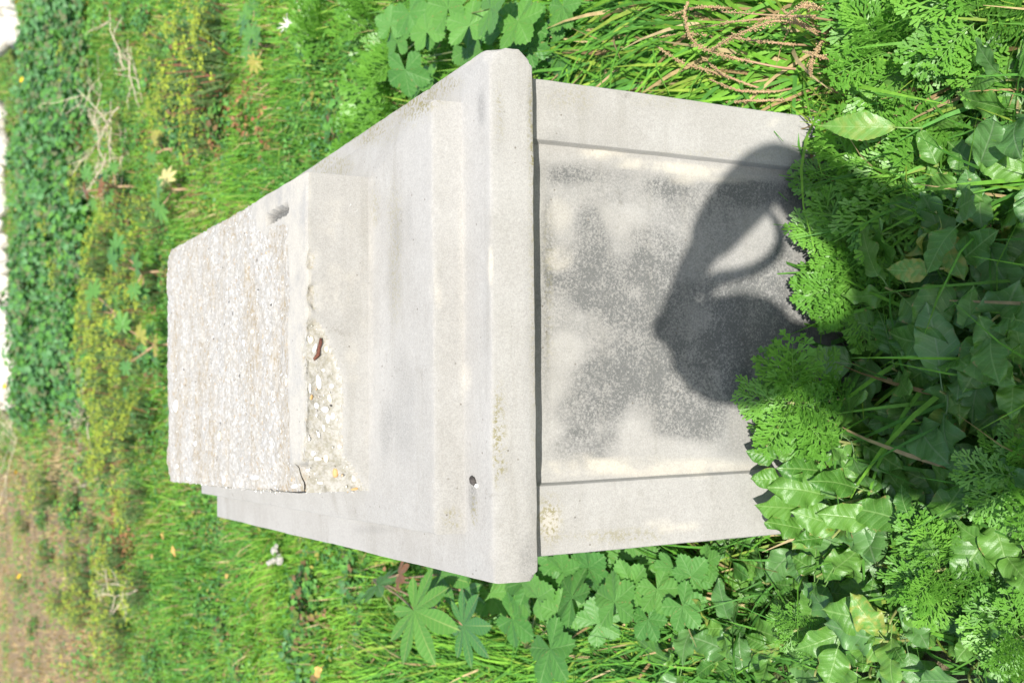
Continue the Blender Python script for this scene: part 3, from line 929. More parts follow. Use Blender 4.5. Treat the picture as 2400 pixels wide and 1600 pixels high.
give(CASTOR[:2], MAT_CASTOR); give(CASTOR[2:3], MAT_CASTOR_Y); give(CASTOR[3:4], MAT_CASTOR_R); give(CASTOR[4:], MAT_CASTOR_P)
FEATH = give([leaf_feather(80 + k, pairs=6 + k % 2, W=R.uniform(0.44, 0.56), curl=R.uniform(0.1, 0.5)) for k in range(6)], MAT_FEATHER)


def leaf_at(me, root, p, fwd, up, s):
    o = bpy.data.objects.new('leaf', me)
    COL.objects.link(o)
    o.parent = root
    q = Vector(p) - root.location
    o.matrix_basis = frame(q, fwd, up, s)
    return o


def gz(x, y): return float(ground_h(np.array(x), np.array(y)))


def on_ground(px, py, h=0.0):
    p = at_z(px, py, h)
    return np.array([p[0], p[1], gz(p[0], p[1])])


def stem_obj(root, paths, rads, mat, name='stem', n=6):
    for p, r in zip(paths, rads):
        mb = MB()
        tube(np.asarray(p) - np.array(root.location), r, n, 0.0, mb)
        obj(name, mb.mesh(name), mat, root)


def keep_out(p, rad=0.0):
    """inside the pedestal's footprint?"""
    x = p[0] - SH * p[1]
    return -0.371 - rad < x < 0.371 + rad and 0.03 - rad < p[1] < 1.62 + rad


def broad_plant(base, label, group, nleaf=9, size=(0.07, 0.12), height=0.14, meshes=None, name='broadleaf_weed', cat='weed', spread=0.05, stems=1, tilt=(0.1, 0.9), flowers=0):
    root = tag(empty(name, tuple(base)), label, cat, group)
    meshes = meshes or BROAD
    for s_ in range(stems):
        a0 = R.uniform(0, 6.28)
        lean = R.uniform(0.2, 1.0) * spread
        top = np.array([base[0] + math.cos(a0) * lean, base[1] + math.sin(a0) * lean - 0.02, base[2] + height * R.uniform(0.8, 1.15)])
        ts = np.linspace(0, 1, 6)
        path = np.array([(1 - t) * np.array(base) + t * top + np.array([0, 0, 0.02 * math.sin(math.pi * t)]) for t in ts])
        path[0][2] -= 0.02
        stem_obj(root, [path], [np.linspace(0.0035, 0.0018, 6)], MAT_STEM)
        k = nleaf // stems
        for i in range(k):
            t = 0.25 + 0.75 * (i + 0.5) / k
            p = path[0] + (path[-1] - path[0]) * t
            a = a0 + i * 2.4 + R.uniform(-0.4, 0.4)
            el = R.uniform(*tilt) * (0.4 + 0.6 * t)
            f = Vector((math.cos(a) * math.cos(el), math.sin(a) * math.cos(el), math.sin(el)))
            up = Vector((R.uniform(-0.8, 0.8), R.uniform(-1.1, 0.4), 1))
            sz = R.uniform(*size) * (1.1 - 0.35 * t)
            if keep_out(np.array(p) + np.array(f) * sz * 1.2, -0.01) and p[1] < 0.1:
                f = Vector((f.x, -abs(f.y) * 0.4, abs(f.z) + 0.35))
            leaf_at(meshes[R.integers(len(meshes))], root, p, f, up, sz)
    return root


def feather_plant(base, label, group, n=14, size=(0.09, 0.14), height=0.05, name='feathery_weed', tilt=(0.25, 1.25), mesh_set=None, cat='weed', drop=0.8):
    root = tag(empty(name, tuple(base)), label, cat, group)
    top = np.array(base) + np.array([0, 0, height])
    stem_obj(root, [np.array([np.array(base) - [0, 0, 0.02], np.array(base) + [0.004, 0, height * 0.5], top])], [[0.004, 0.003, 0.0025]], MAT_STEM)
    for i in range(n):
        a = i * 2.39996 + R.uniform(-0.3, 0.3)
        el = R.uniform(*tilt) if i > n * 0.4 else R.uniform(tilt[0], 0.5 * (tilt[0] + tilt[1]))
        f = Vector((math.cos(a) * math.cos(el), math.sin(a) * math.cos(el), math.sin(el)))
        p = top - np.array([0, 0, height * R.uniform(0, drop)])
        up = Vector((R.uniform(-0.4, 0.4), R.uniform(-1.6, -0.3), 1))
        sz = R.uniform(*size)
        if keep_out(np.array(p) + np.array(f) * sz * 0.9, 0.0) and p[1] < 0.12:
            f = Vector((f.x, -abs(f.y) * 0.3 - 0.05, abs(f.z) + 0.45)).normalized()
        leaf_at((mesh_set or FEATH)[R.integers(len(mesh_set or FEATH))], root, p, f, up, sz)
    return root


def stalk_leaf_plant(base, label, cat, name, specs, group=None, stem_mat=None, stem_h=0.1, rad=0.006):
    """plant with a few big leaves: specs (mesh, position, facing, heading, radius)"""
    root = tag(empty(name, tuple(base)), label, cat, group)
    b = np.array(base, float)
    paths, rads = [], []
    top = b + np.array([0, 0, stem_h])
    paths.append(np.array([b - [0, 0, 0.03], b + [0.01, 0, stem_h * 0.5], top])); rads.append([rad, rad * 0.8, rad * 0.6])
    stem_obj(root, paths, rads, stem_mat or MAT_STEM_R)
    for me, p, up, head, s in specs:
        leaf_at(me, root, p, head, up, s)
        pp = np.array(p, float)
        u = np.array(Vector(up).normalized())
        mid = 0.5 * (pp + top) - 0.25 * u * s
        mb = MB()
        tt = np.linspace(0, 1, 7)[:, None]
        path = (1 - tt) ** 2 * top + 2 * tt * (1 - tt) * mid + tt ** 2 * (pp - u * 0.003)
        tube(path - np.array(root.location), np.linspace(rad * 0.5, rad * 0.35, 7), 6, 0.0, mb)
        obj('leaf_stalk', mb.mesh('leaf_stalk'), stem_mat or MAT_STEM_R, root)
    return root


# ------------------------------------------------------------------ weeds before the shaft and around it
G1 = 'broad-leaved weeds crowding the front of the pedestal'
lab1 = 'broad-leaved green weed in the dense patch in front of the shaft'
for px, py in ((2060, 1010), (2130, 900), (2180, 800), (2250, 930), (2170, 1040), (2330, 1040), (2060, 1110), (2260, 680), (2150, 700), (2340, 820), (1990, 1160), (2090, 1220), (2230, 1160), (2330, 1190),
               (2380, 930), (2380, 700), (2120, 780), (2140, 1010), (2290, 760), (1990, 1110)):
    b = on_ground(px + R.uniform(-15, 15), py + R.uniform(-15, 15), 0.05)
    broad_plant(b, lab1, G1, nleaf=9, size=(0.075, 0.13), height=R.uniform(0.09, 0.17))
G2 = 'broad-leaved weeds spreading left of the pedestal foot'
lab2 = 'broad-leaved green weed in the sunlit patch left of the shaft foot'
for px, py in ((1860, 1290), (1950, 1330), (1890, 1420), (1790, 1390), (1720, 1440), (1690, 1530), (1800, 1510), (1900, 1530), (2010, 1440), (2010, 1560), (2110, 1500), (2100, 1400), (2220, 1560), (2250, 1450), (2360, 1560), (1650, 1390), (1760, 1570), (2330, 1340), (1690, 1330), (2170, 1280), (2020, 1280), (1620, 1560)):
    b = on_ground(px + R.uniform(-15, 15), py + R.uniform(-15, 15), 0.05)
    broad_plant(b, lab2, G2, nleaf=9, size=(0.06, 0.12), height=R.uniform(0.09, 0.16))
for px, py, lab in ((1835, 1075, 'broad-leaved weed lapping over the panel edge at the shaft foot'), (1880, 1170, 'broad-leaved weed covering the left lower corner of the shaft'), (1930, 1010, 'broad-leaved weed beside the feathery weed in mid shaft')):
    c_ = at_y(px, py, -0.07)
    broad_plant(np.array([c_[0], c_[1], gz(c_[0], c_[1])]), lab, 'leaves lapping over the shaft', nleaf=9, size=(0.07, 0.1), height=c_[2] - 0.0, tilt=(-0.2, 0.9))
root = tag(empty('broadleaf_weed', tuple(on_ground(1990, 1150, 0.0))), 'tall broad-leaved weed whose leaves lap over the left lower corner of the shaft', 'weed', 'leaves lapping over the shaft')
rb_ = np.array(root.location)
for x0, y0, x1, y1, yy in ((1840, 1080, 1750, 1055, -0.05), (1850, 1120, 1745, 1125, -0.045), (1900, 1075, 1790, 1050, -0.06), (1900, 1190, 1765, 1185, -0.05), (1905, 1245, 1795, 1222, -0.05), (1875, 1040, 1745, 1010, -0.05), (1965, 1110, 1800, 1085, -0.08), (1960, 1165, 1825, 1135, -0.09), (1995, 1235, 1850, 1205, -0.09), (2040, 1150, 1890, 1110, -0.12), (1950, 1260, 1840, 1265, -0.07), (2060, 1230, 1930, 1190, -0.13)):
    pb_, pt_ = at_y(x0, y0, yy), at_y(x1, y1, yy + 0.02)
    d_ = pt_ - pb_
    leaf_at(BROAD[R.integers(10)], root, pb_, Vector(d_), Vector((R.uniform(-0.9, 0.9), -1.0, R.uniform(0.2, 1.3))), np.linalg.norm(d_) * R.uniform(0.6, 0.8))
    mid_ = 0.6 * pb_ + 0.4 * rb_ + np.array([0, -0.02, 0.01])
    stem_obj(root, [np.array([rb_ - [0, 0, 0.02], mid_, pb_])], [[0.003, 0.0025, 0.002]], MAT_STEM)
G3 = 'broad-leaved weeds right of the pedestal foot'
for px, py in ((2310, 420), (2370, 330), (2240, 380), (2200, 560), (2330, 560), (2390, 180), (2250, 620), (2120, 610), (2390, 470)):
    b = on_ground(px, py, 0.06)
    broad_plant(b, 'broad-leaved green weed in the patch right of the shaft foot', G3, nleaf=8, size=(0.07, 0.12), height=R.uniform(0.1, 0.17))
# tongue-shaped toothed leaves on the right
G4 = 'tongue-leaved weeds at the right front'
for px, py, sz, lt in ((2160, 270, 0.13, 'under the single big leaf'), (2290, 110, 0.13, 'between feathery weeds at the upper right'), (2250, 240, 0.1, 'right of the single big leaf'), (2180, 420, 0.1, 'below the single big leaf'), (2380, 60, 0.12, 'in the upper right corner'), (2130, 330, 0.09, 'close to the shaft corner')):
    b = on_ground(px, py, 0.06)
    root = broad_plant(b, 'weed with long tongue-shaped toothed leaves ' + lt, G4, nleaf=6, size=(sz * 0.8, sz * 1.1), height=0.12, meshes=LANCE, name='tongue_leaf_weed', tilt=(0.0, 0.6))
ORD = ['first', 'second', 'third', 'fourth', 'fifth', 'sixth', 'seventh', 'eighth', 'ninth', 'tenth', 'eleventh', 'twelfth']
def rank_labels(group, where):
    os_ = sorted([o for o in COL.objects if o.get('group') == group], key=lambda o: -o.location.y)
    n = len(os_)
    rows = [('in the near-stone row', os_[:n // 3]), ('in the middle row', os_[n // 3:2 * n // 3]), ('in the front row', os_[2 * n // 3:])]
    for rn, row in rows:
        for i, o in enumerate(sorted(row, key=lambda o: -o.location.x)):
            o['label'] = 'broad-leaved weed %s, %s from the top %s' % (where, ORD[i], rn)


rank_labels(G1, 'before the shaft'); rank_labels(G2, 'left of the shaft'); rank_labels(G3, 'right of the shaft')
# hero leaves
b = on_ground(2150, 300, 0.02)
stalk_leaf_plant(b, 'single long light green tongue-shaped leaf with pale midrib pointing to the shaft corner', 'weed', 'tongue_leaf_weed',
                 [(LANCE[0], at_z(2160, 300, 0.13), (0.05, -0.75, 0.65), (0.12, 0.75, 0.62), 0.125)], stem_mat=MAT_STEM, stem_h=0.04)
b = on_ground(2030, 880, 0.0)
stalk_leaf_plant(b, 'smooth grey-green leaf with curled lobe at the foot of the shaded shaft', 'weed', 'grey_leaf_weed',
                 [(GREYL[0], at_y(2040, 860, -0.075), (0.1, -0.8, 0.6), (0.15, 0.6, 0.75), 0.085)], stem_mat=MAT_STEM, stem_h=0.05)
# feathery weeds
G5 = 'feathery crown-leaved weeds along the shaft foot'
for px, py, n, sz, lab in ((1990, 410, 20, (0.08, 0.12), 'bright feathery weed at the right end of the shaft foot, half in shade'), (1965, 575, 22, (0.075, 0.11), 'bright sunlit feathery weed below the strap-shaped shadow'),
                           (1975, 690, 16, (0.07, 0.1), 'feathery weed between the sunlit feathery one and the grey-green leaf'), (1825, 945, 24, (0.075, 0.105), 'feathery weed against the middle of the shaft, left edge of the head shadow'),
                           (2170, 1340, 14, (0.065, 0.095), 'upright feathery weed standing among broad leaves left of the shaft foot'), (2360, 1500, 12, (0.065, 0.09), 'feathery weed nearest the lower right corner of the picture'),
                           (2060, 120, 20, (0.085, 0.13), 'feathery weed beside the dry seed stalks, right of the pedestal'), (2100, 430, 18, (0.09, 0.13), 'feathery weed behind the long tongue-shaped leaf'), (2260, 40, 16, (0.08, 0.12), 'feathery weed at the far right front edge'),
                           (2370, 1130, 12, (0.07, 0.1), 'small dark feathery weed in the photographer’s shadow'), (1840, 1480, 8, (0.04, 0.06), 'small pale feathery seedling between broad leaves')):
    crown = at_y(px, py, -0.075) if px < 2020 and py < 1100 and px > 1750 else at_z(px, py, 0.11)
    b = np.array([crown[0], crown[1], gz(crown[0], crown[1])])
    feather_plant(b, lab, G5, n=n + 4, size=sz, height=max(0.06, crown[2] - b[2] - 0.02), tilt=(-0.1, 1.15), drop=0.25)
# in the grass right of the pedestal (towards the back)
for px, py, n, sz, h, lab in ((905, 235, 18, (0.12, 0.18), 0.1, 'silvery feathery weed beside the mallow behind the pedestal corner'), (960, 130, 16, (0.12, 0.17), 0.1, 'feathery weed under the mallow leaves right of the cap'), (1060, 190, 14, (0.1, 0.14), 0.1, 'feathery weed peeping out behind the cap corner'),
                              (840, 330, 16, (0.12, 0.17), 0.08, 'feathery weed touching the right long side of the cap'), (1330, 60, 14, (0.1, 0.13), 0.08, 'feathery weed in the grass right of the shaft'), (760, 60, 14, (0.13, 0.18), 0.08, 'feathery weed in the grass above the mallow'), (870, 40, 14, (0.13, 0.18), 0.08, 'feathery weed left of the upper mallow leaves'), (1500, 200, 8, (0.07, 0.09), 0.04, 'small feathery weed by the shaft side')):
    b = on_ground(px, py, 0.08)
    feather_plant(b, lab, 'feathery weeds right of the cap', n=n, size=sz, height=h)

# mallow plants by the right corner of the cap
def mallow(px, py, lab, leaves, h=0.2):
    b = on_ground(px, py, 0.0)
    sp = []
    for lx, ly, hh, s in leaves:
        p = at_z(lx, ly, hh)
        up = (R.uniform(-0.35, 0.35), R.uniform(-0.8, -0.25), 1)
        hd = (R.uniform(-1, 1), R.uniform(-1, 0.4), R.uniform(-0.2, 0.1))
        sp.append((MALLOW[R.integers(5)], p, up, hd, s))
    return stalk_leaf_plant(b, lab, 'mallow', 'mallow_plant', sp, 'mallow plants close to the pedestal', MAT_STEM, h * 0.5, 0.005)


mallow(1080, 60, 'tall mallow with big pleated leaves at the right corner of the cap', [(1050, 20, 0.3, 0.085), (1100, 60, 0.28, 0.075), (1180, 70, 0.25, 0.075), (1215, 50, 0.27, 0.075), (1240, 60, 0.22, 0.065), (960, 30, 0.26, 0.075), (1150, 20, 0.32, 0.08), (1010, 60, 0.24, 0.07)], 0.3)
mallow(960, 160, 'mallow with folded leaves showing behind the right side of the cap', [(950, 165, 0.24, 0.08), (1095, 115, 0.22, 0.085), (930, 100, 0.2, 0.065), (1000, 75, 0.26, 0.07), (1120, 135, 0.2, 0.07), (985, 190, 0.18, 0.07), (915, 60, 0.22, 0.06)], 0.2)
mallow(1300, 40, 'mallow with one yellow-edged leaf in the grass right of the gap', [(1320, 15, 0.2, 0.06), (1290, 80, 0.18, 0.06), (1310, 130, 0.16, 0.055), (1240, 110, 0.22, 0.06)], 0.16)
mallow(1290, 1510, 'mallow with star-shaped leaf left of the cap, before the grass', [(1290, 1520, 0.24, 0.085), (1200, 1450, 0.2, 0.075), (1210, 1385, 0.2, 0.08), (1260, 1400, 0.22, 0.07), (1150, 1390, 0.18, 0.07), (1240, 1360, 0.2, 0.07), (1320, 1440, 0.2, 0.06)], 0.22)
mallow(1400, 1420, 'mallow with torn leaves beside the left edge of the shaft', [(1340, 1400, 0.2, 0.075), (1380, 1330, 0.16, 0.065), (1440, 1410, 0.18, 0.07), (1400, 1460, 0.16, 0.06), (1320, 1340, 0.18, 0.06), (1300, 1320, 0.18, 0.06), (1480, 1370, 0.15, 0.06), (1350, 1290, 0.14, 0.06), (1420, 1300, 0.12, 0.055)], 0.18)
mallow(1560, 1400, 'low mallow between the shaft and the broad-leaved weeds', [(1540, 1380, 0.14, 0.055), (1600, 1420, 0.14, 0.055), (1500, 1310, 0.1, 0.05), (1580, 1330, 0.12, 0.05), (1620, 1350, 0.12, 0.05), (1520, 1450, 0.14, 0.05), (1650, 1320, 0.1, 0.045)], 0.14)
# castor plants
up0 = (0.1, -0.55, 1)
stalk_leaf_plant(on_ground(960, 1350, 0.0), 'castor plant with large star-shaped leaves left of the cap', 'castor plant', 'castor_plant',
                 [(CASTOR[0], at_z(970, 1430, 0.36), (0.05, -0.65, 0.8), (-0.5, -1, -0.1), 0.155), (CASTOR[1], at_z(1085, 1465, 0.30), (-0.15, -0.6, 0.85), (-0.2, -1, -0.1), 0.125), (CASTOR[3], at_z(935, 1345, 0.30), (0.3, -0.5, 0.8), (0.2, -1, 0.2), 0.07),
                  (CASTOR[1], at_z(885, 1370, 0.25), (0.8, -0.4, 0.6), (0.1, -1, 0), 0.10), (CASTOR[0], at_z(1030, 1345, 0.26), (0.2, -0.4, 0.9), (0.3, -1, -0.3), 0.12), (CASTOR[1], at_z(1090, 1385, 0.22), (-0.3, -0.5, 0.9), (0, -1, -0.2), 0.08)], None, MAT_STEM_R, 0.16, 0.008)
G6 = 'young castor plants scattered behind the pedestal'
def far_castor(px, py, lab, n, s, mats, h=0.35):
    b = on_ground(px, py, 0.12)
    sp = []
    for i in range(n):
        a = i * 2.4 + R.uniform(-0.4, 0.4)
        d = s * R.uniform(0.5, 1.5)
        p = b + np.array([math.cos(a) * d, math.sin(a) * d * 0.7, h * R.uniform(0.5, 1.1)])
        sp.append((CASTOR[mats[i % len(mats)]], p, (math.cos(a) * 0.3, -0.7 + 0.2 * math.sin(a), 1), (math.cos(a), math.sin(a), 0), s * R.uniform(0.75, 1.15)))
    stalk_leaf_plant(b, lab, 'castor plant', 'castor_plant', sp, G6, MAT_STEM_R, h * 0.55, 0.012)


far_castor(300, 735, 'green castor plant just behind the broken top of the pedestal', 9, 0.105, (0, 1, 0))
far_castor(365, 640, 'castor plant half hidden by the far edge of the pedestal top', 7, 0.10, (0, 1))
far_castor(385, 810, 'yellowing castor plant peeping over the far edge of the top', 7, 0.09, (1, 0, 2))
far_castor(300, 440, 'castor plant with dull green and red leaves near the dead branches', 7, 0.10, (0, 1, 3, 0))
far_castor(400, 445, 'castor plant with one dried pale yellow leaf', 3, 0.10, (4, 1, 0), 0.25)
far_castor(375, 350, 'small castor seedling with yellow leaves beside the dead branches', 3, 0.07, (2, 0), 0.2)
far_castor(560, 60, 'castor seedling in the grass at the upper left', 6, 0.075, (0, 1, 0), 0.2)
far_castor(590, 105, 'yellow-green castor seedling beside the other seedling', 4, 0.07, (0, 2, 1), 0.18)

# ------------------------------------------------------------------ dry seed stalks in the grass on the right
def seed_stalk(pts, hts, lab, spikes):
    P = np.array([at_z(x, y, h) for (x, y), h in zip(pts, hts)])
    b = P[0].copy(); b[2] = gz(b[0], b[1]) - 0.01
    root = tag(empty('seed_stalk', tuple(b)), lab, 'dry weed', 'dry seed stalks lying in the grass')
    tt = np.linspace(0, 1, 24)
    k = np.linspace(0, 1, len(P))
    path = np.stack([np.interp(tt, k, P[:, i]) for i in range(3)], 1)
    for _ in range(3): path[1:-1] = 0.25 * path[:-2] + 0.5 * path[1:-1] + 0.25 * path[2:]
    stem_obj(root, [np.concatenate([[b], path[1:]])], [np.linspace(0.0024, 0.0009, 24)], MAT_STEM_R)
    for a0, a1, dens, thick in spikes:
        mb = MB()
        n = int(1.15 * dens * (a1 - a0))
        for i in range(n):
            t = a0 + (a1 - a0) * (i + R.random()) / n
            p = np.array([np.interp(t, tt, path[:, j]) for j in range(3)])
            tap = math.sin(math.pi * min(1, (t - a0) / (a1 - a0) * 0.8 + 0.15)) ** 0.6
            d = R.standard_normal(3); d /= np.linalg.norm(d)
            cl = 0.45 + 0.9 * float(hash3(np.int64(int(t * 46)), np.int64(int(a0 * 991)), np.int64(int(abs(P[0][0]) * 1e4))))
            if cl < 0.62 and R.random() < 0.6: continue
            p = p + d * 0.72 * thick * tap * cl * R.uniform(0.2, 1.0)
            r = R.uniform(0.0008, 0.0016)
            mb.add(ICO_V * r * R.uniform(0.7, 1.3, 3) + p - np.array(root.location), None, ICO_F, 0.0)
        obj('seed_spike', mb.mesh('seed_spike'), MAT_SEED, root)


seed_stalk([(1890, 240), (1760, 200), (1660, 165), (1600, 150), (1540, 110), (1525, 160), (1560, 200)][:5], [0.02, 0.12, 0.18, 0.2, 0.19], 'dry reddish seed stalk nearest the right side of the shaft', [(0.25, 0.98, 520, 0.009)])
seed_stalk([(1940, 255), (1820, 215), (1720, 220), (1640, 190), (1560, 215)], [0.02, 0.08, 0.12, 0.1, 0.05], 'thin dry seed stalk bending down against the shaft side', [(0.2, 0.95, 460, 0.007)])
seed_stalk([(1960, 160), (1850, 165), (1740, 140), (1690, 130), (1620, 105), (1600, 30), (1615, 2)], [0.03, 0.14, 0.2, 0.22, 0.24, 0.22, 0.2], 'arching dry seed stalk with thick brown spike', [(0.3, 0.98, 700, 0.010)])
seed_stalk([(1980, 130), (1880, 55), (1820, 45), (1740, 75), (1680, 108), (1660, 125)], [0.03, 0.18, 0.22, 0.25, 0.24, 0.22], 'dry seed stalk with the fullest brown plume', [(0.15, 0.9, 800, 0.012)])
seed_stalk([(2010, 60), (1900, 40), (1790, 35), (1690, 28)], [0.05, 0.2, 0.24, 0.26], 'straight orange dry seed stalk at the upper edge', [(0.3, 0.6, 300, 0.008), (0.75, 1.0, 260, 0.008)])
seed_stalk([(1950, 30), (1905, 15), (1880, 12), (1840, 40)], [0.05, 0.24, 0.26, 0.24], 'short dry seed stalk at the upper edge beside the straight one', [(0.2, 0.9, 420, 0.009)])
seed_stalk([(1900, 210), (1840, 190), (1800, 205), (1760, 225)], [0.02, 0.1, 0.12, 0.1], 'small branching dry seed stalk low in the grass by the shaft', [(0.2, 0.95, 340, 0.008)])

STALK_PLACES = ['leaning on the shaft side', 'between the thick plume and the arching one', 'low under the arching one', 'right of the fullest plume', 'nearest the feathery weeds', 'at the outer end of the seed stalk patch', 'crossing the thin bending one']
STALK_PLACES += ['highest against the picture edge', 'bent across the straight orange one', 'short and upright by the feathery weed']
for k, (x0, y0, x1, y1) in enumerate(((1990, 35, 1620, 70), (1850, 140, 1530, 90), (1960, 60, 1900, 180), (1930, 235, 1700, 240), (1960, 110, 1700, 85), (1930, 190, 1660, 185), (1990, 95, 1830, 20), (2010, 150, 1880, 120), (1860, 60, 1560, 40), (1900, 225, 1640, 130))):
    a_, b_ = np.array([x0, y0]), np.array([x1, y1])
    n_ = np.array([-(b_ - a_)[1], (b_ - a_)[0]]) * R.uniform(-0.12, 0.12)
    seed_stalk([a_, a_ + (b_ - a_) * 0.4 + n_, a_ + (b_ - a_) * 0.75 + n_, b_], [0.02, 0.13, 0.18, 0.16], 'slim dry seed stalk ' + STALK_PLACES[k], [(0.3, 0.98, 420, R.uniform(0.005, 0.008))])

# ------------------------------------------------------------------ dead branches
def dead_shrub(b, lab, n, L, spread, seed):
    rg = np.random.default_rng(seed)
    root = tag(empty('dead_shrub', tuple(b)), lab, 'dead branches', 'bleached dead shrubs')
    for k in range(n):
        mb = MB()
        def grow(p, d, l, r, lev):
            m_ = 6
            path = [p]
            for i in range(m_):
                d = d + rg.standard_normal(3) * 0.16; d[2] += 0.02; d = d / np.linalg.norm(d)
                q = path[-1] + d * l / m_
                q[2] = max(q[2], 0.02)
                path.append(q)
            tube(path, np.linspace(r, r * 0.45, m_ + 1), 5, 0.0, mb)
            if lev > 0:
                for c in range(rg.integers(2, 5)):
                    i = rg.integers(1, m_)
                    dd = d * 0.5 + rg.standard_normal(3) * 0.6; dd[2] = abs(dd[2]) * 0.4
                    grow(np.array(path[i]), dd / np.linalg.norm(dd), l * rg.uniform(0.35, 0.65), r * 0.6, lev - 1)
        a = rg.uniform(0, 6.28)
        st = np.array([math.cos(a), math.sin(a), 0]) * spread * rg.uniform(0, 0.5)
        st[2] = rg.uniform(0.05, 0.22)
        a2 = rg.uniform(0, 6.28)
        grow(st, np.array([math.cos(a2), math.sin(a2), rg.uniform(0.0, 0.35)]), L * rg.uniform(0.6, 1.1), 0.0055, 2)
        obj('branch', mb.mesh('branch'), MAT_TWIG, root)


dead_shrub(on_ground(315, 170, 0.12), 'bleached dead branches at the upper end of the dead brush', 4, 0.40, 0.45, 1)
dead_shrub(on_ground(290, 290, 0.12), 'largest tangle of bleached dead branches among the grass', 6, 0.55, 0.6, 2)
dead_shrub(on_ground(255, 350, 0.12), 'pale forked dead branches next to the castor plant', 5, 0.55, 0.5, 3)
dead_shrub(on_ground(45, 1000, 0.15), 'pale dead twigs in front of the far stone wall', 9, 1.1, 0.6, 4)
dead_shrub(on_ground(215, 985, 0.08), 'thin dry twigs among the yellow spurge', 4, 0.6, 0.6, 5)
dead_shrub(on_ground(340, 1370, 0.08), 'small grey dead twigs standing in the grass at the lower left', 4, 0.35, 0.15, 6)

# ------------------------------------------------------------------ far planting: mallow bank, spurge clumps
def small_leaf_clump(seed, n, rad, h, ls, cols, lobed=True):
    rg = np.random.default_rng(seed)
    mb = MB()
    k = 10 if lobed else 6
    for i in range(n):
        a, r = rg.uniform(0, 6.28), rad * math.sqrt(rg.random())
        hh = h * (1 - 0.55 * (r / rad) ** 2) * rg.uniform(0.35, 1.05)
        c = np.array([math.cos(a) * r, math.sin(a) * r, hh])
        up = np.array([rg.normal() * 0.5 + math.cos(a) * 0.3, rg.normal() * 0.5 - 0.35, 1.0]); up /= np.linalg.norm(up)
        x = np.cross(up, rg.standard_normal(3)); x /= np.linalg.norm(x); y = np.cross(up, x)
        s = ls * rg.uniform(0.6, 1.15)
        V = [c + up * s * 0.12]
        for j in range(k):
            th = 2 * math.pi * j / k
            rr = s * (1.0 if j % 2 else 0.74) * (0.6 if j == 0 else 1)
            V.append(c + rr * (math.cos(th) * x + math.sin(th) * y) - up * s * 0.15 * rg.random())
        col = np.array(cols[rg.integers(len(cols))]) * rg.uniform(0.8, 1.2)
        mb.add(V, None, [(0, 1 + j, 1 + (j + 1) % k) for j in range(k)], col)
    return mb.mesh('foliage', 'tint')


def spurge_clump(seed, n=26, h=0.22, rad=0.13, yellow=0.75):
    rg = np.random.default_rng(seed)
    mb = MB()
    for i in range(n):
        a, r = rg.uniform(0, 6.28), rad * math.sqrt(rg.random())
        base = np.array([math.cos(a) * r * 0.4, math.sin(a) * r * 0.4, -0.02])
        top = np.array([math.cos(a) * r * 1.2, math.sin(a) * r * 1.2, h * rg.uniform(0.6, 1.05)])
        red = rg.random() < 0.2
        tube([base, 0.5 * (base + top) + [0, 0, 0.02], top], [0.003, 0.0025, 0.002], 4, (0.35, 0.12, 0.08) if red else (0.16, 0.24, 0.08), mb)
        for j in range(22):
            t = rg.uniform(0.25, 0.98)
            p = base + (top - base) * t
            d = rg.standard_normal(3); d[2] = abs(d[2]) * 0.5 + 0.2; d /= np.linalg.norm(d)
            sd = np.cross(d, [0, 0, 1.0]); sd /= np.linalg.norm(sd) + 1e-9
            L = rg.uniform(0.015, 0.03); wd = 0.0028
            mb.add([p - sd * wd, p + sd * wd, p + d * L * 0.7 + sd * wd, p + d * L], None, [(0, 1, 2), (0, 2, 3)], np.array((0.10, 0.22, 0.07)) * rg.uniform(0.8, 1.3))
        if rg.random() < yellow:
            for j in range(rg.integers(9, 16)):
                p = top + np.array([rg.normal() * 0.016, rg.normal() * 0.016, rg.uniform(-0.004, 0.016)])
                up = np.array([rg.normal() * 0.4, rg.normal() * 0.4 - 0.3, 1.0]); up /= np.linalg.norm(up)
                x = np.cross(up, [1, 0.2, 0]); x /= np.linalg.norm(x); y = np.cross(up, x)
                s = rg.uniform(0.0035, 0.0075)
                mb.add([p + s * (math.cos(q) * x + math.sin(q) * y) for q in np.arange(5) * 1.2566], None, [(0, 1, 2), (0, 2, 3), (0, 3, 4)], np.array((0.33, 0.40, 0.045)) * rg.uniform(0.7, 1.2))
    return mb.mesh('foliage', 'tint')


def scatter_plants(name, cat, label, group, meshes, pts, sc=(0.8, 1.2), mat=MAT_TINT2):
    give(meshes, mat)
    for i, p in enumerate(pts):
        o = bpy.data.objects.new(name, meshes[R.integers(len(meshes))])
        COL.objects.link(o)
        o.location = p
        o.rotation_euler = (R.uniform(-0.1, 0.1), R.uniform(-0.1, 0.1), R.uniform(-0.6, 0.6))
        s = R.uniform(*sc)
        o.scale = (s, s, s * R.uniform(0.85, 1.15))
        tag(o, label, cat, group)


def px_points(n, x0, x1, y0, y1, dens=None):
    out = []
    while len(out) < n:
        # even over the ground, not over the picture
        px = x0 + (x1 - x0) * R.random(); py = y0 + (y1 - y0) * R.random()
        p = on_ground(px, py)
        wgt = 1.0
        if dens and R.random() > dens(px, py): continue
        if keep_out(p, 0.05): continue
        out.append(tuple(p))
    return out


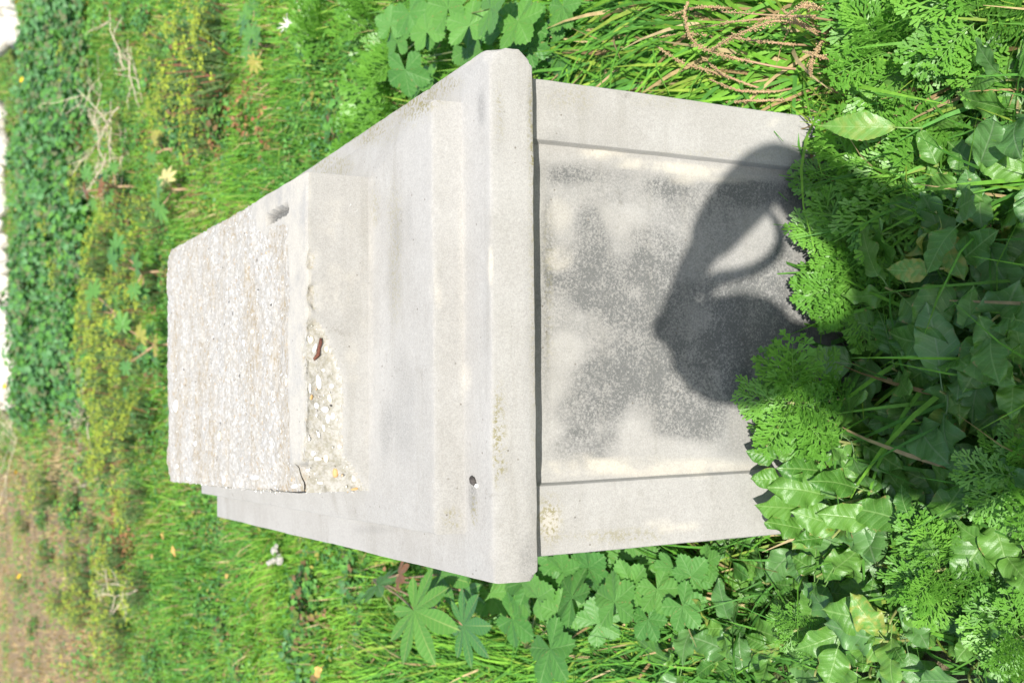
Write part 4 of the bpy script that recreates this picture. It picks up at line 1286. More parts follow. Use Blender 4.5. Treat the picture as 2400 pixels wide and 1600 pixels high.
GREENS = [(0.085, 0.23, 0.05), (0.11, 0.28, 0.055), (0.07, 0.19, 0.055), (0.13, 0.31, 0.055), (0.095, 0.23, 0.08)]
bank = [small_leaf_clump(200 + k, 240, 0.42, 0.34, 0.042, GREENS + [(0.12, 0.25, 0.10), (0.17, 0.2, 0.09)]) for k in range(5)]
scatter_plants('mallow_bush', 'mallow', 'leafy dark green mallow bush in the bank before the far white stones', 'mallow bank before the far stone wall', bank,
               px_points(150, 74, 235, -40, 960, lambda x, y: (1.0 if x < 190 - 0.03 * y else 0.35) * (0.55 + 0.45 * math.sin(y * 0.021) * math.sin(x * 0.07 + 1))), (0.5, 1.15))
weedy = [small_leaf_clump(230 + k, 220, 0.13, 0.14, 0.017, GREENS + [(0.13, 0.20, 0.04), (0.2, 0.13, 0.06)]) for k in range(5)]
scatter_plants('low_weed', 'weed', 'low leafy weed in the rough grass beyond the pedestal', 'low leafy weeds in the field', weedy,
               px_points(60, 100, 480, -40, 1100, lambda x, y: 0.9 if y < 1050 else 0.3) + px_points(10, 0, 380, 1050, 1620) + px_points(12, 480, 880, -20, 360) + px_points(12, 380, 900, 1250, 1620), (0.7, 1.2))
sp = [spurge_clump(260 + k) for k in range(5)]
scatter_plants('spurge_plant', 'spurge', 'yellow-green flowering spurge clump in the rough field', 'spurge clumps in the field', sp,
               px_points(44, 215, 385, 690, 1090) + px_points(22, 150, 420, 400, 690) + px_points(30, 180, 380, 1090, 1560) + px_points(14, 360, 560, 20, 330) + px_points(14, 60, 220, 1080, 1560) + px_points(5, 200, 340, 60, 330) + px_points(8, 60, 220, 300, 900), (0.55, 1.3))
redw = [small_leaf_clump(290 + k, 110, 0.13, 0.15, 0.015, [(0.30, 0.11, 0.06), (0.22, 0.14, 0.06), (0.36, 0.2, 0.08), (0.14, 0.2, 0.05)], False) for k in range(3)]
scatter_plants('red_stemmed_weed', 'weed', 'low weed with red stems and rusty leaves in the field', 'reddish low weeds in the field', redw,
               px_points(12, 240, 330, 420, 600) + px_points(8, 480, 560, 120, 320) + px_points(12, 280, 340, 1170, 1350) + px_points(6, 580, 640, 180, 300), (0.5, 0.95))

# ------------------------------------------------------------------ grass, small herbs (nobody could count them)
def zones(x, y):
    v = np.stack([x, y, np.zeros_like(x)], 1) - CAM
    z = np.maximum(v @ FWD, 0.05)
    return 1200 + FPX * (v @ DWN) / z, 800 - FPX * (v @ RGT) / z


def field_points(n, d0, d1, half=0.40):
    ap = np.array([CAM[0] + 0.05, CAM[1] - 1.3])
    d = np.sqrt(R.uniform((d0 + 1.3) ** 2, (d1 + 1.3) ** 2, n))
    a = R.uniform(-half, half, n) + YAW
    x = ap[0] + np.sin(a) * d; y = ap[1] + np.cos(a) * d
    xs = x - SH * y
    ok = ~((xs > -0.375) & (xs < 0.375) & (y > 0.025) & (y < 1.62))
    return x[ok], y[ok]


def blades(x, y, ln, wd, lean, head, tint, curl=0.5, z0=None, seg=3):
    n = len(x)
    z = ground_h(x, y) - 0.01 if z0 is None else z0
    t = np.linspace(0, 1, seg + 1)
    hx, hy = np.cos(head), np.sin(head)
    V = np.zeros((n, seg + 1, 2, 3))
    for i, tt in enumerate(t):
        out = lean * (tt ** 1.5)
        upz = tt * (1 - 0.45 * lean * tt) - curl * 0.25 * lean * tt ** 3
        cx = x + hx * ln * out; cy = y + hy * ln * out; cz = z + ln * upz
        wdt = wd * (1 - tt ** 2.2) * (0.75 + 0.25 * (1 - tt)) + 0.0003
        sx, sy = -hy, hx
        tw = 0.6 * tt
        V[:, i, 0] = np.stack([cx - sx * wdt, cy - sy * wdt, cz + wdt * tw], 1)
        V[:, i, 1] = np.stack([cx + sx * wdt, cy + sy * wdt, cz - wdt * tw], 1)
    V[:, :, :, 2] = np.maximum(V[:, :, :, 2], (z + 0.008)[:, None, None] * 1.0)
    base = (np.arange(n) * (seg + 1) * 2)[:, None]
    Q = np.concatenate([base + np.array([2 * i, 2 * i + 1, 2 * i + 3, 2 * i + 2]) for i in range(seg)], 0)
    T = np.repeat(tint, (seg + 1) * 2, axis=0)
    return V.reshape(-1, 3), Q, T


def grass_tint(px, py, x, y, n):
    P = np.stack([x, y, np.zeros(n)], 1)
    nz = fbm(P, 0.9, 3); nz2 = fbm(P + 20, 3.0, 2)
    g1, g2, g3 = np.array([0.14, 0.34, 0.035]), np.array([0.225, 0.44, 0.05]), np.array([0.085, 0.24, 0.04])
    k = np.clip(0.45 + 0.45 * nz2 + 0.35 * nz + 0.33 * R.standard_normal(n), 0, 1)[:, None]
    c = g3 + (g1 - g3) * np.clip(2 * k, 0, 1) + (g2 - g1) * np.clip(2 * k - 1, 0, 1)
    dryp = 0.06 + 0.10 * sstep(900, 500, px) * sstep(-0.3, 0.7, nz2) + 0.86 * sstep(430, 60, px) * sstep(950, 1150, py + 60 * nz) + 0.08 * sstep(420, 250, px) * sstep(500, 700, py) + 0.05 * sstep(430, 240, px) + 0.07 * sstep(1350, 1600, px) * (py < 300)
    dry = R.random(n) < np.clip(dryp + 0.15 * nz * sstep(600, 200, px), 0, 0.88)
    yel = R.random(n) < 0.10 + 0.2 * sstep(500, 250, px)
    c[yel] = np.array([0.26, 0.37, 0.055])
    straw = np.array([0.45, 0.34, 0.175]) + R.standard_normal((n, 1)) * 0.06 * np.array([1, 0.9, 0.6])
    brown = np.array([0.34, 0.23, 0.11])
    pick = np.where(R.random((n, 1)) < 0.3, brown, straw)
    c[dry] = pick[dry]
    red = (R.random(n) < 0.10 * sstep(700, 300, px) * sstep(0.0, 0.5, nz2))
    c[red] = np.array([0.34, 0.15, 0.08])
    return np.clip(c * R.uniform(0.78, 1.22, (n, 1)), 0.01, 0.8)


def build_grass():
    VV, QQ, TT, off = [], [], [], 0
    def push(V, Q, T):
        nonlocal off
        VV.append(V); QQ.append(Q + off); TT.append(T); off += len(V)
    # (count, near, far, length, width, lean)
    for n, d0, d1, l0, l1, w0, w1, le0, le1, half in ((21000, 0.6, 3.2, 0.10, 0.30, 0.0017, 0.0042, 0.2, 1.25, 0.52), (46000, 3.2, 6.0, 0.09, 0.24, 0.0022, 0.0046, 0.2, 1.1, 0.36), (56000, 6.0, 11.0, 0.08, 0.22, 0.003, 0.0055, 0.2, 1.0, 0.33), (50000, 11.0, 23.0, 0.08, 0.22, 0.005, 0.010, 0.2, 1.0, 0.31)):
        x, y = field_points(n, d0, d1, half)
        m = len(x)
        px, py = zones(x, y)
        # bare where the leafy weeds stand thick
        thin = (px > 1880) & (py > 520) & (R.random(m) < 0.80) | (px > 1620) & (py > 1290) & (R.random(m) < 0.7)
        thin |= (px < 150) & (py < 950) & (R.random(m) < 0.35)
        P0 = np.stack([x, y, np.zeros(m)], 1)
        nz0 = fbm(P0 + 60, 0.8, 4)
        thin |= R.random(m) < 0.55 * sstep(270, 90, px + 90 * nz0) * sstep(980, 1160, py + 120 * nz0)
        x, y, px, py = x[~thin], y[~thin], px[~thin], py[~thin]
        m = len(x)
        P = np.stack([x, y, np.zeros(m)], 1)
        clump = 0.75 + 0.5 * sstep(-0.6, 0.8, fbm(P + 40, 2.2, 2))
        ln = R.uniform(l0, l1, m) * clump * (0.8 + 0.2 * sstep(1000, 1300, px))
        ln *= 1 - 0.4 * sstep(500, 100, px) * sstep(1000, 1200, py)
        head = R.uniform(0, 6.283, m)
        wind = 1.5 + 1.2 * vnoise(P, 0.8)
        head = np.where(R.random(m) < 0.3, wind + R.standard_normal(m) * 0.5, head)
        tint = grass_tint(px, py, x, y, m)
        push(*blades(x, y, ln, R.uniform(w0, w1, m), R.uniform(le0, le1, m), head, tint))
    # tall lush tufts beside the shaft on the right and among the front weeds
    def tuft(pxr, pyr, n, l, wd, lean):
        p = np.array([at_z(R.uniform(*pxr), R.uniform(*pyr), 0.03) for _ in range(n)])
        ok = np.array([not keep_out(q, 0.01) for q in p]); p = p[ok]; m = len(p)
        head = np.where(R.random(m) < 0.78, 1.57 + R.standard_normal(m) * 0.45, R.uniform(0, 6.28, m))
        px, py = zones(p[:, 0], p[:, 1])
        push(*blades(p[:, 0], p[:, 1], R.uniform(*l, m), R.uniform(*wd, m), R.uniform(*lean, m), head, grass_tint(px, py, p[:, 0], p[:, 1], m), 0.8, seg=6))
    tuft((1300, 2000), (-60, 255), 2600, (0.20, 0.44), (0.0032, 0.0066), (0.6, 1.5))
    tuft((2000, 2420), (-40, 480), 420, (0.14, 0.30), (0.003, 0.0055), (0.5, 1.3))
    tuft((1980, 2420), (600, 1200), 90, (0.22, 0.42), (0.0035, 0.0065), (0.7, 1.5))
    tuft((1300, 1750), (1330, 1640), 1500, (0.14, 0.32), (0.003, 0.006), (0.5, 1.3))
    tuft((1700, 2420), (1250, 1640), 70, (0.14, 0.28), (0.0025, 0.0045), (0.5, 1.2))
    tuft((880, 1300), (1480, 1640), 1000, (0.16, 0.34), (0.003, 0.006), (0.5, 1.3))
    me = mesh('grass', np.concatenate(VV), np.concatenate(QQ), None, {'tint': np.concatenate(TT)})
    tag(obj('grass', me, MAT_TINT), 'long green and dry grass growing over the whole field', 'grass', kind='stuff')


build_grass()


def build_herbs():
    """tiny leaves of clover, vetch and seedlings low in the grass"""
    X, Y, S = [], [], []
    for n, d0, d1, s0, s1 in ((1500, 2.0, 3.6, 0.005, 0.010), (4200, 3.6, 9.0, 0.007, 0.014), (3600, 9.0, 22.0, 0.014, 0.028)):
        x, y = field_points(n, d0, d1, 0.36 if d0 > 3 else 0.5)
        X.append(x); Y.append(y); S.append(R.uniform(s0, s1, len(x)))
    cx, cy, cs = np.concatenate(X), np.concatenate(Y), np.concatenate(S)
    hx, hy = zones(cx, cy)
    hn = fbm(np.stack([cx, cy, np.zeros(len(cx))], 1) + 60, 0.8, 4)
    ok = R.random(len(cx)) > 0.7 * sstep(300, 110, hx + 90 * hn) * sstep(960, 1140, hy + 120 * hn)
    cx, cy, cs = cx[ok], cy[ok], cs[ok]
    k = 12
    m = len(cx)
    x = np.repeat(cx, k) + R.standard_normal(m * k) * np.repeat(cs, k) * 2.6
    y = np.repeat(cy, k) + R.standard_normal(m * k) * np.repeat(cs, k) * 2.6
    s = np.repeat(cs, k) * R.uniform(0.6, 1.2, m * k)
    xs = x - SH * y
    ok = ~((xs > -0.38) & (xs < 0.38) & (y > 0.02) & (y < 1.63))
    x, y, s = x[ok], y[ok], s[ok]
    ci = np.repeat(np.arange(m), k)[ok]
    n = len(x)
    z = ground_h(x, y) + R.uniform(0.02, 0.10, n)
    c = np.stack([x, y, z], 1)
    up = np.stack([R.standard_normal(n) * 0.5, R.standard_normal(n) * 0.5 - 0.3, np.ones(n)], 1)
    up /= np.linalg.norm(up, axis=1, keepdims=True)
    a = np.cross(up, R.standard_normal((n, 3))); a /= np.linalg.norm(a, axis=1, keepdims=True)
    b = np.cross(up, a)
    s1 = s[:, None]
    V = np.stack([c - b * s1, c + a * s1 * 0.55 - b * s1 * 0.2, c + a * s1 * 0.5 + b * s1 * 0.45, c + b * s1, c - a * s1 * 0.5 + b * s1 * 0.45, c - a * s1 * 0.55 - b * s1 * 0.2], 1)
    base = np.arange(n)[:, None] * 6
    Q = np.concatenate([base + np.array([0, 1, 2, 5]), base + np.array([5, 2, 3, 4])], 0)
    pal = np.array(GREENS + [(0.12, 0.28, 0.04), (0.16, 0.30, 0.05), (0.30, 0.28, 0.06), (0.26, 0.14, 0.07)])
    pc = R.choice(len(pal), m, p=[0.14, 0.16, 0.12, 0.16, 0.10, 0.14, 0.10, 0.05, 0.03])
    col = pal[pc][ci] * R.uniform(0.8, 1.2, (n, 1))
    me = mesh('ground_herbs', V.reshape(-1, 3), Q, None, {'tint': np.repeat(col, 6, axis=0)})
    tag(obj('ground_herbs', me, MAT_TINT2), 'small low green herbs filling the grass', 'herbs', kind='stuff')


build_herbs()

# ------------------------------------------------------------------ far white stones, small odds and ends
def stone_mesh(seed, sub=2, rough=0.22):
    V, F = ico(sub)
    V = V * (1 + rough * fbm(V + seed * 4.7, 1.3, 3))[:, None]
    V = np.clip(V, -0.82, 0.82)
    return mesh('stone', V, None, F, smooth=False)


STONES = give([stone_mesh(k) for k in range(5)], MAT_LIME)


def stone_row(lab, pxs, courses):
    a = on_ground(*pxs[0]); 
    root = tag(empty('stone_wall', tuple(a)), lab, 'wall', None)
    pts = [on_ground(*q) for q in pxs]
    k = np.linspace(0, 1, len(pts))
    ln = sum(np.linalg.norm(pts[i + 1] - pts[i]) for i in range(len(pts) - 1))
    for c in range(courses):
        n = int(ln / 0.23)
        for i in range(n):
            t = (i + 0.5 + R.uniform(-0.2, 0.2)) / n
            p = np.array([np.interp(t, k, [q[j] for q in pts]) for j in range(3)])
            o = bpy.data.objects.new('stone', STONES[R.integers(5)]); COL.objects.link(o); o.parent = root
            o.location = Vector(p - a) + Vector((R.uniform(-0.06, 0.06), c * 0.22 + R.uniform(-0.15, 0.15), 0.12 + c * 0.26))
            o.rotation_euler = (R.uniform(0, 6), R.uniform(0, 6), R.uniform(0, 6))
            s = R.uniform(0.12, 0.30)
            o.scale = (s * R.uniform(0.9, 1.4), s, s * R.uniform(0.7, 1.0))


stone_row('low wall of bleached white stones beyond the mallow bank', [(32, 955), (36, 900), (34, 800), (28, 700), (24, 560), (18, 420), (22, 330), (12, 240)], 3)
stone_row('short white stone heap at the far upper left corner', [(50, 85), (38, 45), (28, 8), (20, -20)], 2)

# chunk of rubble in the grass
rb = tag(empty('rubble_heap', tuple(on_ground(652, 1292, 0.05))), 'small broken lump of white rubble in the grass left of the pedestal', 'rubble')
for i in range(6):
    o = bpy.data.objects.new('stone', STONES[i % 5]); COL.objects.link(o); o.parent = rb
    o.location = (R.uniform(-0.05, 0.05), R.uniform(-0.05, 0.05), 0.08 + R.uniform(0, 0.04)); s = R.uniform(0.010, 0.022); o.scale = (s, s, s * 0.8); o.rotation_euler = (R.uniform(0, 6), 0, R.uniform(0, 6))

# yellow daisies far off
petal = MB()
for k in range(12):
    a = k * math.pi / 6
    d = np.array([math.cos(a), math.sin(a), 0.15]); sd = np.array([-math.sin(a), math.cos(a), 0])
    petal.add([d * 0.2 - sd * 0.12, d * 0.2 + sd * 0.12, d * 0.95 + sd * 0.2, d * 0.95 - sd * 0.2, d * 1.08], [(0, 1, 2, 3)], [(3, 2, 4)], 0.0)
Vd, Fd = ico(1)
petal.add(Vd * 0.32, None, Fd, 0.0)
PETAL = petal.mesh('flower_head'); PETAL.materials.append(plain_mat('yellow_petal', (0.78, 0.52, 0.02), 0.6, (0.7, 0.42, 0.02)))
for px, py, lab in ((34, 6, 'yellow daisy at the very top of the left edge'), (43, 36, 'small yellow daisy below the topmost one'), (72, 116, 'yellow daisy near the upper left in the mallow bank'), (45, 188, 'yellow daisy lower in the mallow bank'), (62, 264, 'faint yellow daisy in the middle of the mallow bank'), (36, 1105, 'yellow daisy in the dry grass at the left edge'), (38, 1350, 'yellow daisy lowest in the dry grass'), (18, 905, 'yellow daisy before the white stones')):
    b = on_ground(px, py, 0.40)
    rt = tag(empty('yellow_daisy', tuple(b)), lab, 'flower', 'yellow daisies scattered in the far field')
    stem_obj(rt, [np.array([b, b + [0.01, 0, 0.2], b + [0, -0.02, 0.40]])], [[0.004, 0.003, 0.003]], MAT_STEM)
    fh = obj('flower_head', PETAL, None, rt, (0, -0.02, 0.40)); fh.scale = (0.032,) * 3; fh.rotation_euler = (0.6, 0, R.uniform(0, 3))

# white dry thistle star
st = MB()
for k in range(9):
    a = k * 0.7; d = np.array([math.cos(a), math.sin(a), R.uniform(0.1, 0.7)]); sd = np.array([-math.sin(a), math.cos(a), 0])
    st.add([-sd * 0.14, sd * 0.14, d + sd * 0.03, d - sd * 0.03, d * 0.5 + np.array([0, 0, 0.14])], [(0, 1, 2, 3)], [(0, 4, 3), (1, 2, 4)], 0.0)
b = on_ground(680, 68, 0.15)
rt = tag(empty('thistle', tuple(b)), 'dry white star-shaped thistle head in the grass at the top', 'thistle')
stem_obj(rt, [np.array([b, b + [0, 0, 0.08], b + [0.01, -0.01, 0.16]])], [[0.004, 0.003, 0.003]], MAT_TWIG)
th = obj('flower_head', st.mesh('flower_head'), plain_mat('dry_bract', (0.74, 0.71, 0.64), 0.7), rt, (0.01, -0.01, 0.16)); th.scale = (0.042,) * 3; th.rotation_euler = (0.5, 0.2, 0)

# dark case-moth cocoon stuck on the cap's lower slope, with a white tip
def on_stone(px, py):
    dg = bpy.context.evaluated_depsgraph_get()
    ok, loc, nrm, idx, ob, mt = SC.ray_cast(dg, Vector(CAM) + Vector(ray(px, py)) * 0.5, Vector(ray(px, py)))
    return np.array(loc), np.array(nrm)


bpy.context.view_layer.update()
p0, n0 = on_stone(1108, 1117); p1, n1 = on_stone(1117, 1136)
rt = tag(empty('cocoon', tuple(p0)), 'dark little cocoon with white tip stuck on the cap near its left front', 'cocoon')
tt = np.linspace(0, 1, 9)
path = p0 + (p1 - p0) * tt[:, None] + n0 * 0.003
V_, Q_, T_ = tube(path - p0, 0.0052 * np.sin(math.pi * (0.12 + 0.78 * tt)) ** 0.7, 9)
V_ = np.array(V_); V_ += 0.0006 * np.stack([vnoise(V_, 500), vnoise(V_ + 3, 500), vnoise(V_ + 6, 500)], 1)
obj('body', mesh('body', V_, Q_, T_), plain_mat('dark_case', (0.045, 0.038, 0.035), 0.8, (0.09, 0.08, 0.07), 400), rt)
Vw, Fw = ico(2)
obj('tip', mesh('tip', Vw * 0.0034, None, Fw), MAT_PEB[0], rt, tuple(p1 - p0 + n1 * 0.003 + np.array([-0.001, -0.002, -0.002])))
# whitish worm ring on the top block's face
rv, rn = on_stone(829, 487)
ringp = []
for a in np.linspace(0.4, 5.6, 20):
    ux = np.array([1.0, 0, 0]); uz = np.cross(rn, ux); uz /= np.linalg.norm(uz)
    ringp.append(rv + (ux * math.cos(a) + uz * math.sin(a)) * 0.0075 + rn * 0.0008)
rr_ = np.linspace(0.0005, 0.0013, 20)
V_, Q_, T_ = tube(np.array(ringp), rr_, 6)
tag(obj('shell_ring', mesh('shell_ring', V_, Q_, T_), MAT_PEB[0]), 'small white curled worm shell cemented on the upper step', 'shell')

# fallen leaves
FALL = leaf_pinnate(1, W=0.5, fold=0.25, droop=0.3, wave=0.1, petiole=0.2, seed=99); FALL.materials.append(plain_mat('fallen_leaf', (0.62, 0.40, 0.13), 0.6, (0.5, 0.28, 0.08), 3))
for px, py, lab in ((400, 1275, 'curled tan fallen leaf in the grass at lower left'), (525, 1345, 'small yellow fallen leaf left of the pedestal'), (365, 1310, 'orange fallen leaf beside the spurge'), (745, 1560, 'yellow fallen leaf at the bottom edge'), (380, 1245, 'tiny tan fallen leaf nearest the top block')):
    b = on_ground(px, py, 0.12)
    o = obj('fallen_leaf', FALL); o.matrix_basis = frame(Vector(b) + Vector((0, 0, 0.12)), (R.uniform(-1, 1), R.uniform(-1, 1), 0.1), (0, -0.5, 1), R.uniform(0.05, 0.08))
    tag(o, lab, 'leaf', 'fallen leaves')

# ------------------------------------------------------------------ the photographer, behind the camera, whose shadow falls on the shaft
def caster(px, py, dy):
    """point whose shadow falls on the shaft at this place, dy metres in front of (+) or behind (-) the lens"""
    q = at_y(px, py, 0.038)
    return q - SUN * ((q[1] - (CAM[1] + dy)) / SUN[1])


def skin(name, nodes, edges, mat, parent, sub=2, root=0):
    me = bpy.data.meshes.new(name)
    me.from_pydata([tuple(p) for p, r in nodes], edges, [])
    o = bpy.data.objects.new(name, me)
    COL.objects.link(o)
    o.parent = parent
    md = o.modifiers.new('skin', 'SKIN'); md.use_smooth_shade = True
    for v, (p, r) in zip(me.skin_vertices[0].data if me.skin_vertices else [], nodes): pass
    if not me.skin_vertices: me.attributes
    for i, (p, r) in enumerate(nodes):
        me.skin_vertices[0].data[i].radius = (r, r) if not isinstance(r, tuple) else r
        me.skin_vertices[0].data[i].use_root = (i == root)
    s_ = o.modifiers.new('smooth', 'SUBSURF'); s_.levels = sub; s_.render_levels = sub
    me.materials.append(mat)
    return o


def build_photographer():
    c = CAM
    feet = np.array([c[0] - 0.02, c[1] - 0.28, 0.0])
    root = tag(empty('person', tuple(feet)), 'person in dark shirt and jeans behind the camera, right elbow raised, only the shadow shows', 'person')
    J = lambda x, y, z: c + np.array([x, y, z]) - feet
    C = lambda px, py, dy: caster(px, py, dy) - feet
    head = J(-0.050, -0.150, 0.040)
    hand_r = C(1590, 735, -0.055); wrist = C(1612, 645, -0.06); fore = C(1690, 520, -0.085); elbow = C(1812, 384, -0.12)
    sh_r = J(0.115, -0.25, -0.23); sh_l = J(-0.235, -0.25, -0.23)
    neck = J(-0.055, -0.205, -0.13); chest = J(-0.06, -0.255, -0.26); waist = J(-0.05, -0.27, -0.52); hip = J(-0.05, -0.28, -0.68)
    el_l = J(-0.22, -0.14, -0.40); wr_l = J(-0.10, -0.075, -0.17); hd_l = J(-0.02, -0.075, -0.075)
    hl, hr = hip + np.array([-0.09, 0, -0.05]), hip + np.array([0.09, 0, -0.05])
    kl, kr = np.array([-0.13, 0.03, 0.46]), np.array([0.10, 0.04, 0.46])
    al, ar = np.array([-0.15, -0.03, 0.08]), np.array([0.12, -0.03, 0.08])
    tl, tr = np.array([-0.17, 0.14, 0.035]), np.array([0.15, 0.14, 0.035])
    N = [(hip + np.array([0, 0, 0.05]), 0.095), (waist, 0.11), (chest, 0.14), (neck, 0.052), (head + np.array([0, -0.01, -0.055]), 0.062), (head, 0.088), (head + np.array([0, -0.01, 0.06]), 0.070),
         (sh_r, 0.062), (elbow, 0.040), (fore, 0.036), (wrist, 0.026), (hand_r, 0.026), (sh_l, 0.062), (el_l, 0.042), (wr_l, 0.027), (hd_l, 0.028), (hl, 0.075), (kl, 0.062), (al, 0.042), (tl, 0.035), (hr, 0.075), (kr, 0.062), (ar, 0.042), (tr, 0.035),
         (head + np.array([0, 0.085, -0.02]), 0.016)]
    E = [(0, 1), (1, 2), (2, 3), (3, 4), (4, 5), (5, 6), (2, 7), (7, 8), (8, 9), (9, 10), (10, 11), (2, 12), (12, 13), (13, 14), (14, 15), (0, 16), (16, 17), (17, 18), (18, 19), (0, 20), (20, 21), (21, 22), (22, 23), (5, 24)]
    # fingers curl round the grip and under the lens
    def fingers(i, base, dirs, across):
        for k in range(4):
            b = base + across * (k - 1.5) * 0.019
            prev = i
            L = (0.030, 0.034, 0.032, 0.025)[k]
            for d in dirs:
                b = b + np.array(d) * L
                N.append((b, 0.0085)); E.append((prev, len(N) - 1)); prev = len(N) - 1
    fingers(11, hand_r, [(-0.55, 0.3, 0.25), (-0.8, 0.2, -0.1), (-0.6, -0.1, -0.5)], np.array([0.15, 0.8, 0.5]))
    fingers(15, hd_l, [(0.6, 0.1, 0.5), (0.5, 0.0, 0.8), (0.1, 0.0, 0.9)], np.array([0.2, 0.9, -0.3]))
    for i, b, d in ((11, hand_r, (-0.2, -0.7, -0.4)), (15, hd_l, (-0.6, 0.1, 0.7))):
        N.append((b + np.array(d) * 0.04, 0.011)); E.append((i, len(N) - 1)); N.append((b + np.array(d) * 0.07, 0.010)); E.append((len(N) - 2, len(N) - 1))
    skinm = plain_mat('skin', (0.55, 0.36, 0.27), 0.55)
    shirt = plain_mat('dark_shirt', (0.05, 0.06, 0.09), 0.85, (0.04, 0.05, 0.07), 200)
    jeans = plain_mat('jeans', (0.07, 0.10, 0.17), 0.9, (0.05, 0.07, 0.13), 300)
    skin('body', N, E, skinm, root)
    S = [(hip + np.array([0, 0, -0.02]), 0.17), (0.5 * (waist + hip), 0.16), (waist, 0.145), (chest, 0.16), (neck + np.array([0, -0.01, -0.035]), 0.062), (sh_r, 0.085), (0.5 * (sh_r + elbow), 0.066), (elbow, 0.064), (0.5 * (elbow + fore), 0.058), (fore, 0.048), (0.35 * fore + 0.65 * wrist, 0.038), (sh_l, 0.085), (el_l, 0.06), (0.35 * el_l + 0.65 * wr_l, 0.045)]
    skin('shirt', S, [(0, 1), (1, 2), (2, 3), (3, 4), (3, 5), (5, 6), (6, 7), (7, 8), (8, 9), (9, 10), (3, 11), (11, 12), (12, 13)], shirt, root)
    for hx, kx, ax in ((hl, kl, al), (hr, kr, ar)):
        skin('trouser_leg', [(hip + np.array([(hx - hip)[0] * 0.5, 0, 0.10]), 0.115), (hx + np.array([0, 0, 0.0]), 0.112), (0.5 * (hx + kx), 0.10), (kx, 0.082), (ax + np.array([0, 0, 0.02]), 0.07)], [(0, 1), (1, 2), (2, 3), (3, 4)], jeans, root)
    for a, t in ((al, tl), (ar, tr)):
        skin('shoe', [(a + np.array([0, -0.04, -0.03]), 0.045), (a + np.array([0, 0.04, -0.03]), 0.046), (t, 0.04)], [(0, 1), (1, 2)], plain_mat('shoe_leather', (0.08, 0.05, 0.03), 0.6), root)
    # hair: a cap of locks over the skull
    Vh, Fh = ico(4)
    keep = (Vh[:, 2] > -0.25 - 0.5 * np.clip(-Vh[:, 1], -0.3, 1)) & ~((Vh[:, 1] > 0.62) & (Vh[:, 2] < 0.45))
    lock = 1 + 0.05 * fbm(Vh, 3.5, 3) + 0.035 * vnoise(Vh, 9)
    Vh2 = Vh * lock[:, None] * np.array([0.097, 0.112, 0.118]) + head + np.array([0, -0.012, 0.012])
    Fk = Fh[keep[Fh].all(1)]
    obj('hair', mesh('hair', Vh2, None, Fk), plain_mat('brown_hair', (0.055, 0.035, 0.022), 0.6), root)
    for sx in (-1, 1):
        obj('eye', mesh('eye', Vd * 0.012, None, Fd), plain_mat('eye', (0.8, 0.8, 0.78), 0.2), root, tuple(head + np.array([sx * 0.032, 0.083, 0.008])))
        obj('ear', mesh('ear', Vd * np.array([0.010, 0.02, 0.032]), None, Fd), skinm, root, tuple(head + np.array([sx * 0.088, -0.01, 0.0])))
    obj('mouth', mesh('mouth', Vd * np.array([0.024, 0.006, 0.006]), None, Fd), plain_mat('lip', (0.45, 0.2, 0.17), 0.5), root, tuple(head + np.array([0, 0.078, -0.062])))
    # the camera in the hands, turned on its end, right behind the viewpoint
    blk = plain_mat('camera_body', (0.02, 0.02, 0.022), 0.45, (0.03, 0.03, 0.03), 300)
    cr = tag(empty('photo_camera', tuple(CAM)), 'black camera with neck strap held upright before the face', 'camera')
    f, r_, d_ = FWD, RGT, DWN
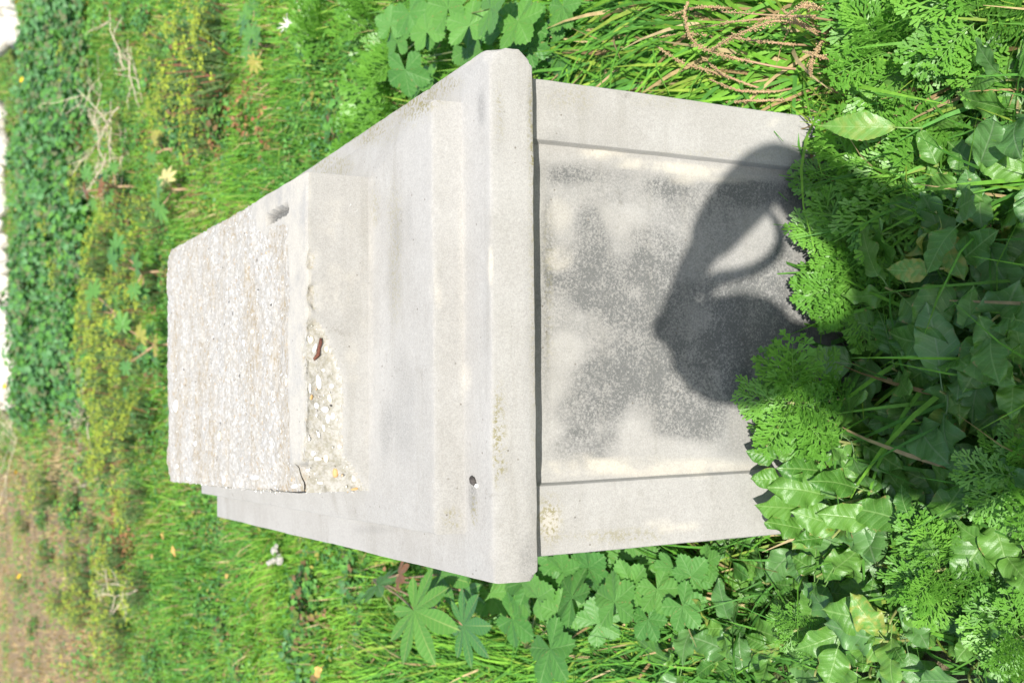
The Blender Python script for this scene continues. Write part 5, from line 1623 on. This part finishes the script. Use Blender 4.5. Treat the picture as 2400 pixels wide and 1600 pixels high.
    def bx(name, x0, x1, y0, y1, z0, z1, bev=0.2):
        V = []
        Vb, Fb = ico(3)
        Vb = np.sign(Vb) * np.abs(Vb) ** 0.28
        Vb = Vb / np.abs(Vb).max(0)
        loc = np.stack([(x0 + x1) / 2 + Vb[:, 0] * (x1 - x0) / 2, (y0 + y1) / 2 + Vb[:, 1] * (y1 - y0) / 2, (z0 + z1) / 2 + Vb[:, 2] * (z1 - z0) / 2], 1)
        return obj(name, mesh(name, loc[:, :1] * r_ - loc[:, 1:2] * d_ + loc[:, 2:3] * f, None, Fb), blk, cr)
    bx('body', -0.045, 0.038, -0.066, 0.066, -0.125, -0.075)
    bx('grip', -0.040, 0.035, 0.040, 0.070, -0.105, -0.058)
    bx('viewfinder', -0.066, -0.040, -0.026, 0.026, -0.130, -0.075)
    mb = MB()
    prof = [(-0.08, 0.033), (-0.06, 0.034), (-0.058, 0.031), (-0.03, 0.031), (-0.028, 0.034), (-0.007, 0.034), (-0.004, 0.031)]
    tube(np.array([f * z for z, _ in prof]), [q for _, q in prof], 28, 0.0, mb)
    obj('lens', mb.mesh('lens'), blk, cr)
    # strap: a flat band hanging in a loop on the right
    pts = [(1640, 690), (1672, 655), (1700, 648), (1745, 640), (1790, 622), (1823, 595), (1836, 555), (1822, 515), (1800, 485), (1770, 455)]
    path = np.array([caster(x, y, -0.06) - CAM for x, y in pts])
    tq = np.linspace(0, len(path) - 1, 40)
    path = np.stack([np.interp(tq, np.arange(len(path)), path[:, i]) for i in range(3)], 1)
    for _ in range(6): path[1:-1] = 0.25 * path[:-2] + 0.5 * path[1:-1] + 0.25 * path[2:]
    tg = np.gradient(path, axis=0); tg /= np.linalg.norm(tg, axis=1, keepdims=True)
    sd = np.cross(tg, SUN); sd /= np.linalg.norm(sd, axis=1, keepdims=True)
    wdt = np.interp(np.linspace(0, 1, 40), [0, 0.25, 0.6, 0.8, 1], [0.016, 0.013, 0.011, 0.007, 0.004])[:, None]
    nn = np.cross(tg, sd) * 0.0012
    V = np.concatenate([path - sd * wdt - nn, path + sd * wdt - nn, path + sd * wdt + nn, path - sd * wdt + nn])
    Q = []
    for i in range(39):
        for a, b in ((0, 1), (1, 2), (2, 3), (3, 0)):
            Q.append((a * 40 + i, b * 40 + i, b * 40 + i + 1, a * 40 + i + 1))
    obj('strap', mesh('strap', V, Q), plain_mat('strap_webbing', (0.03, 0.03, 0.03), 0.8), cr)


build_photographer()
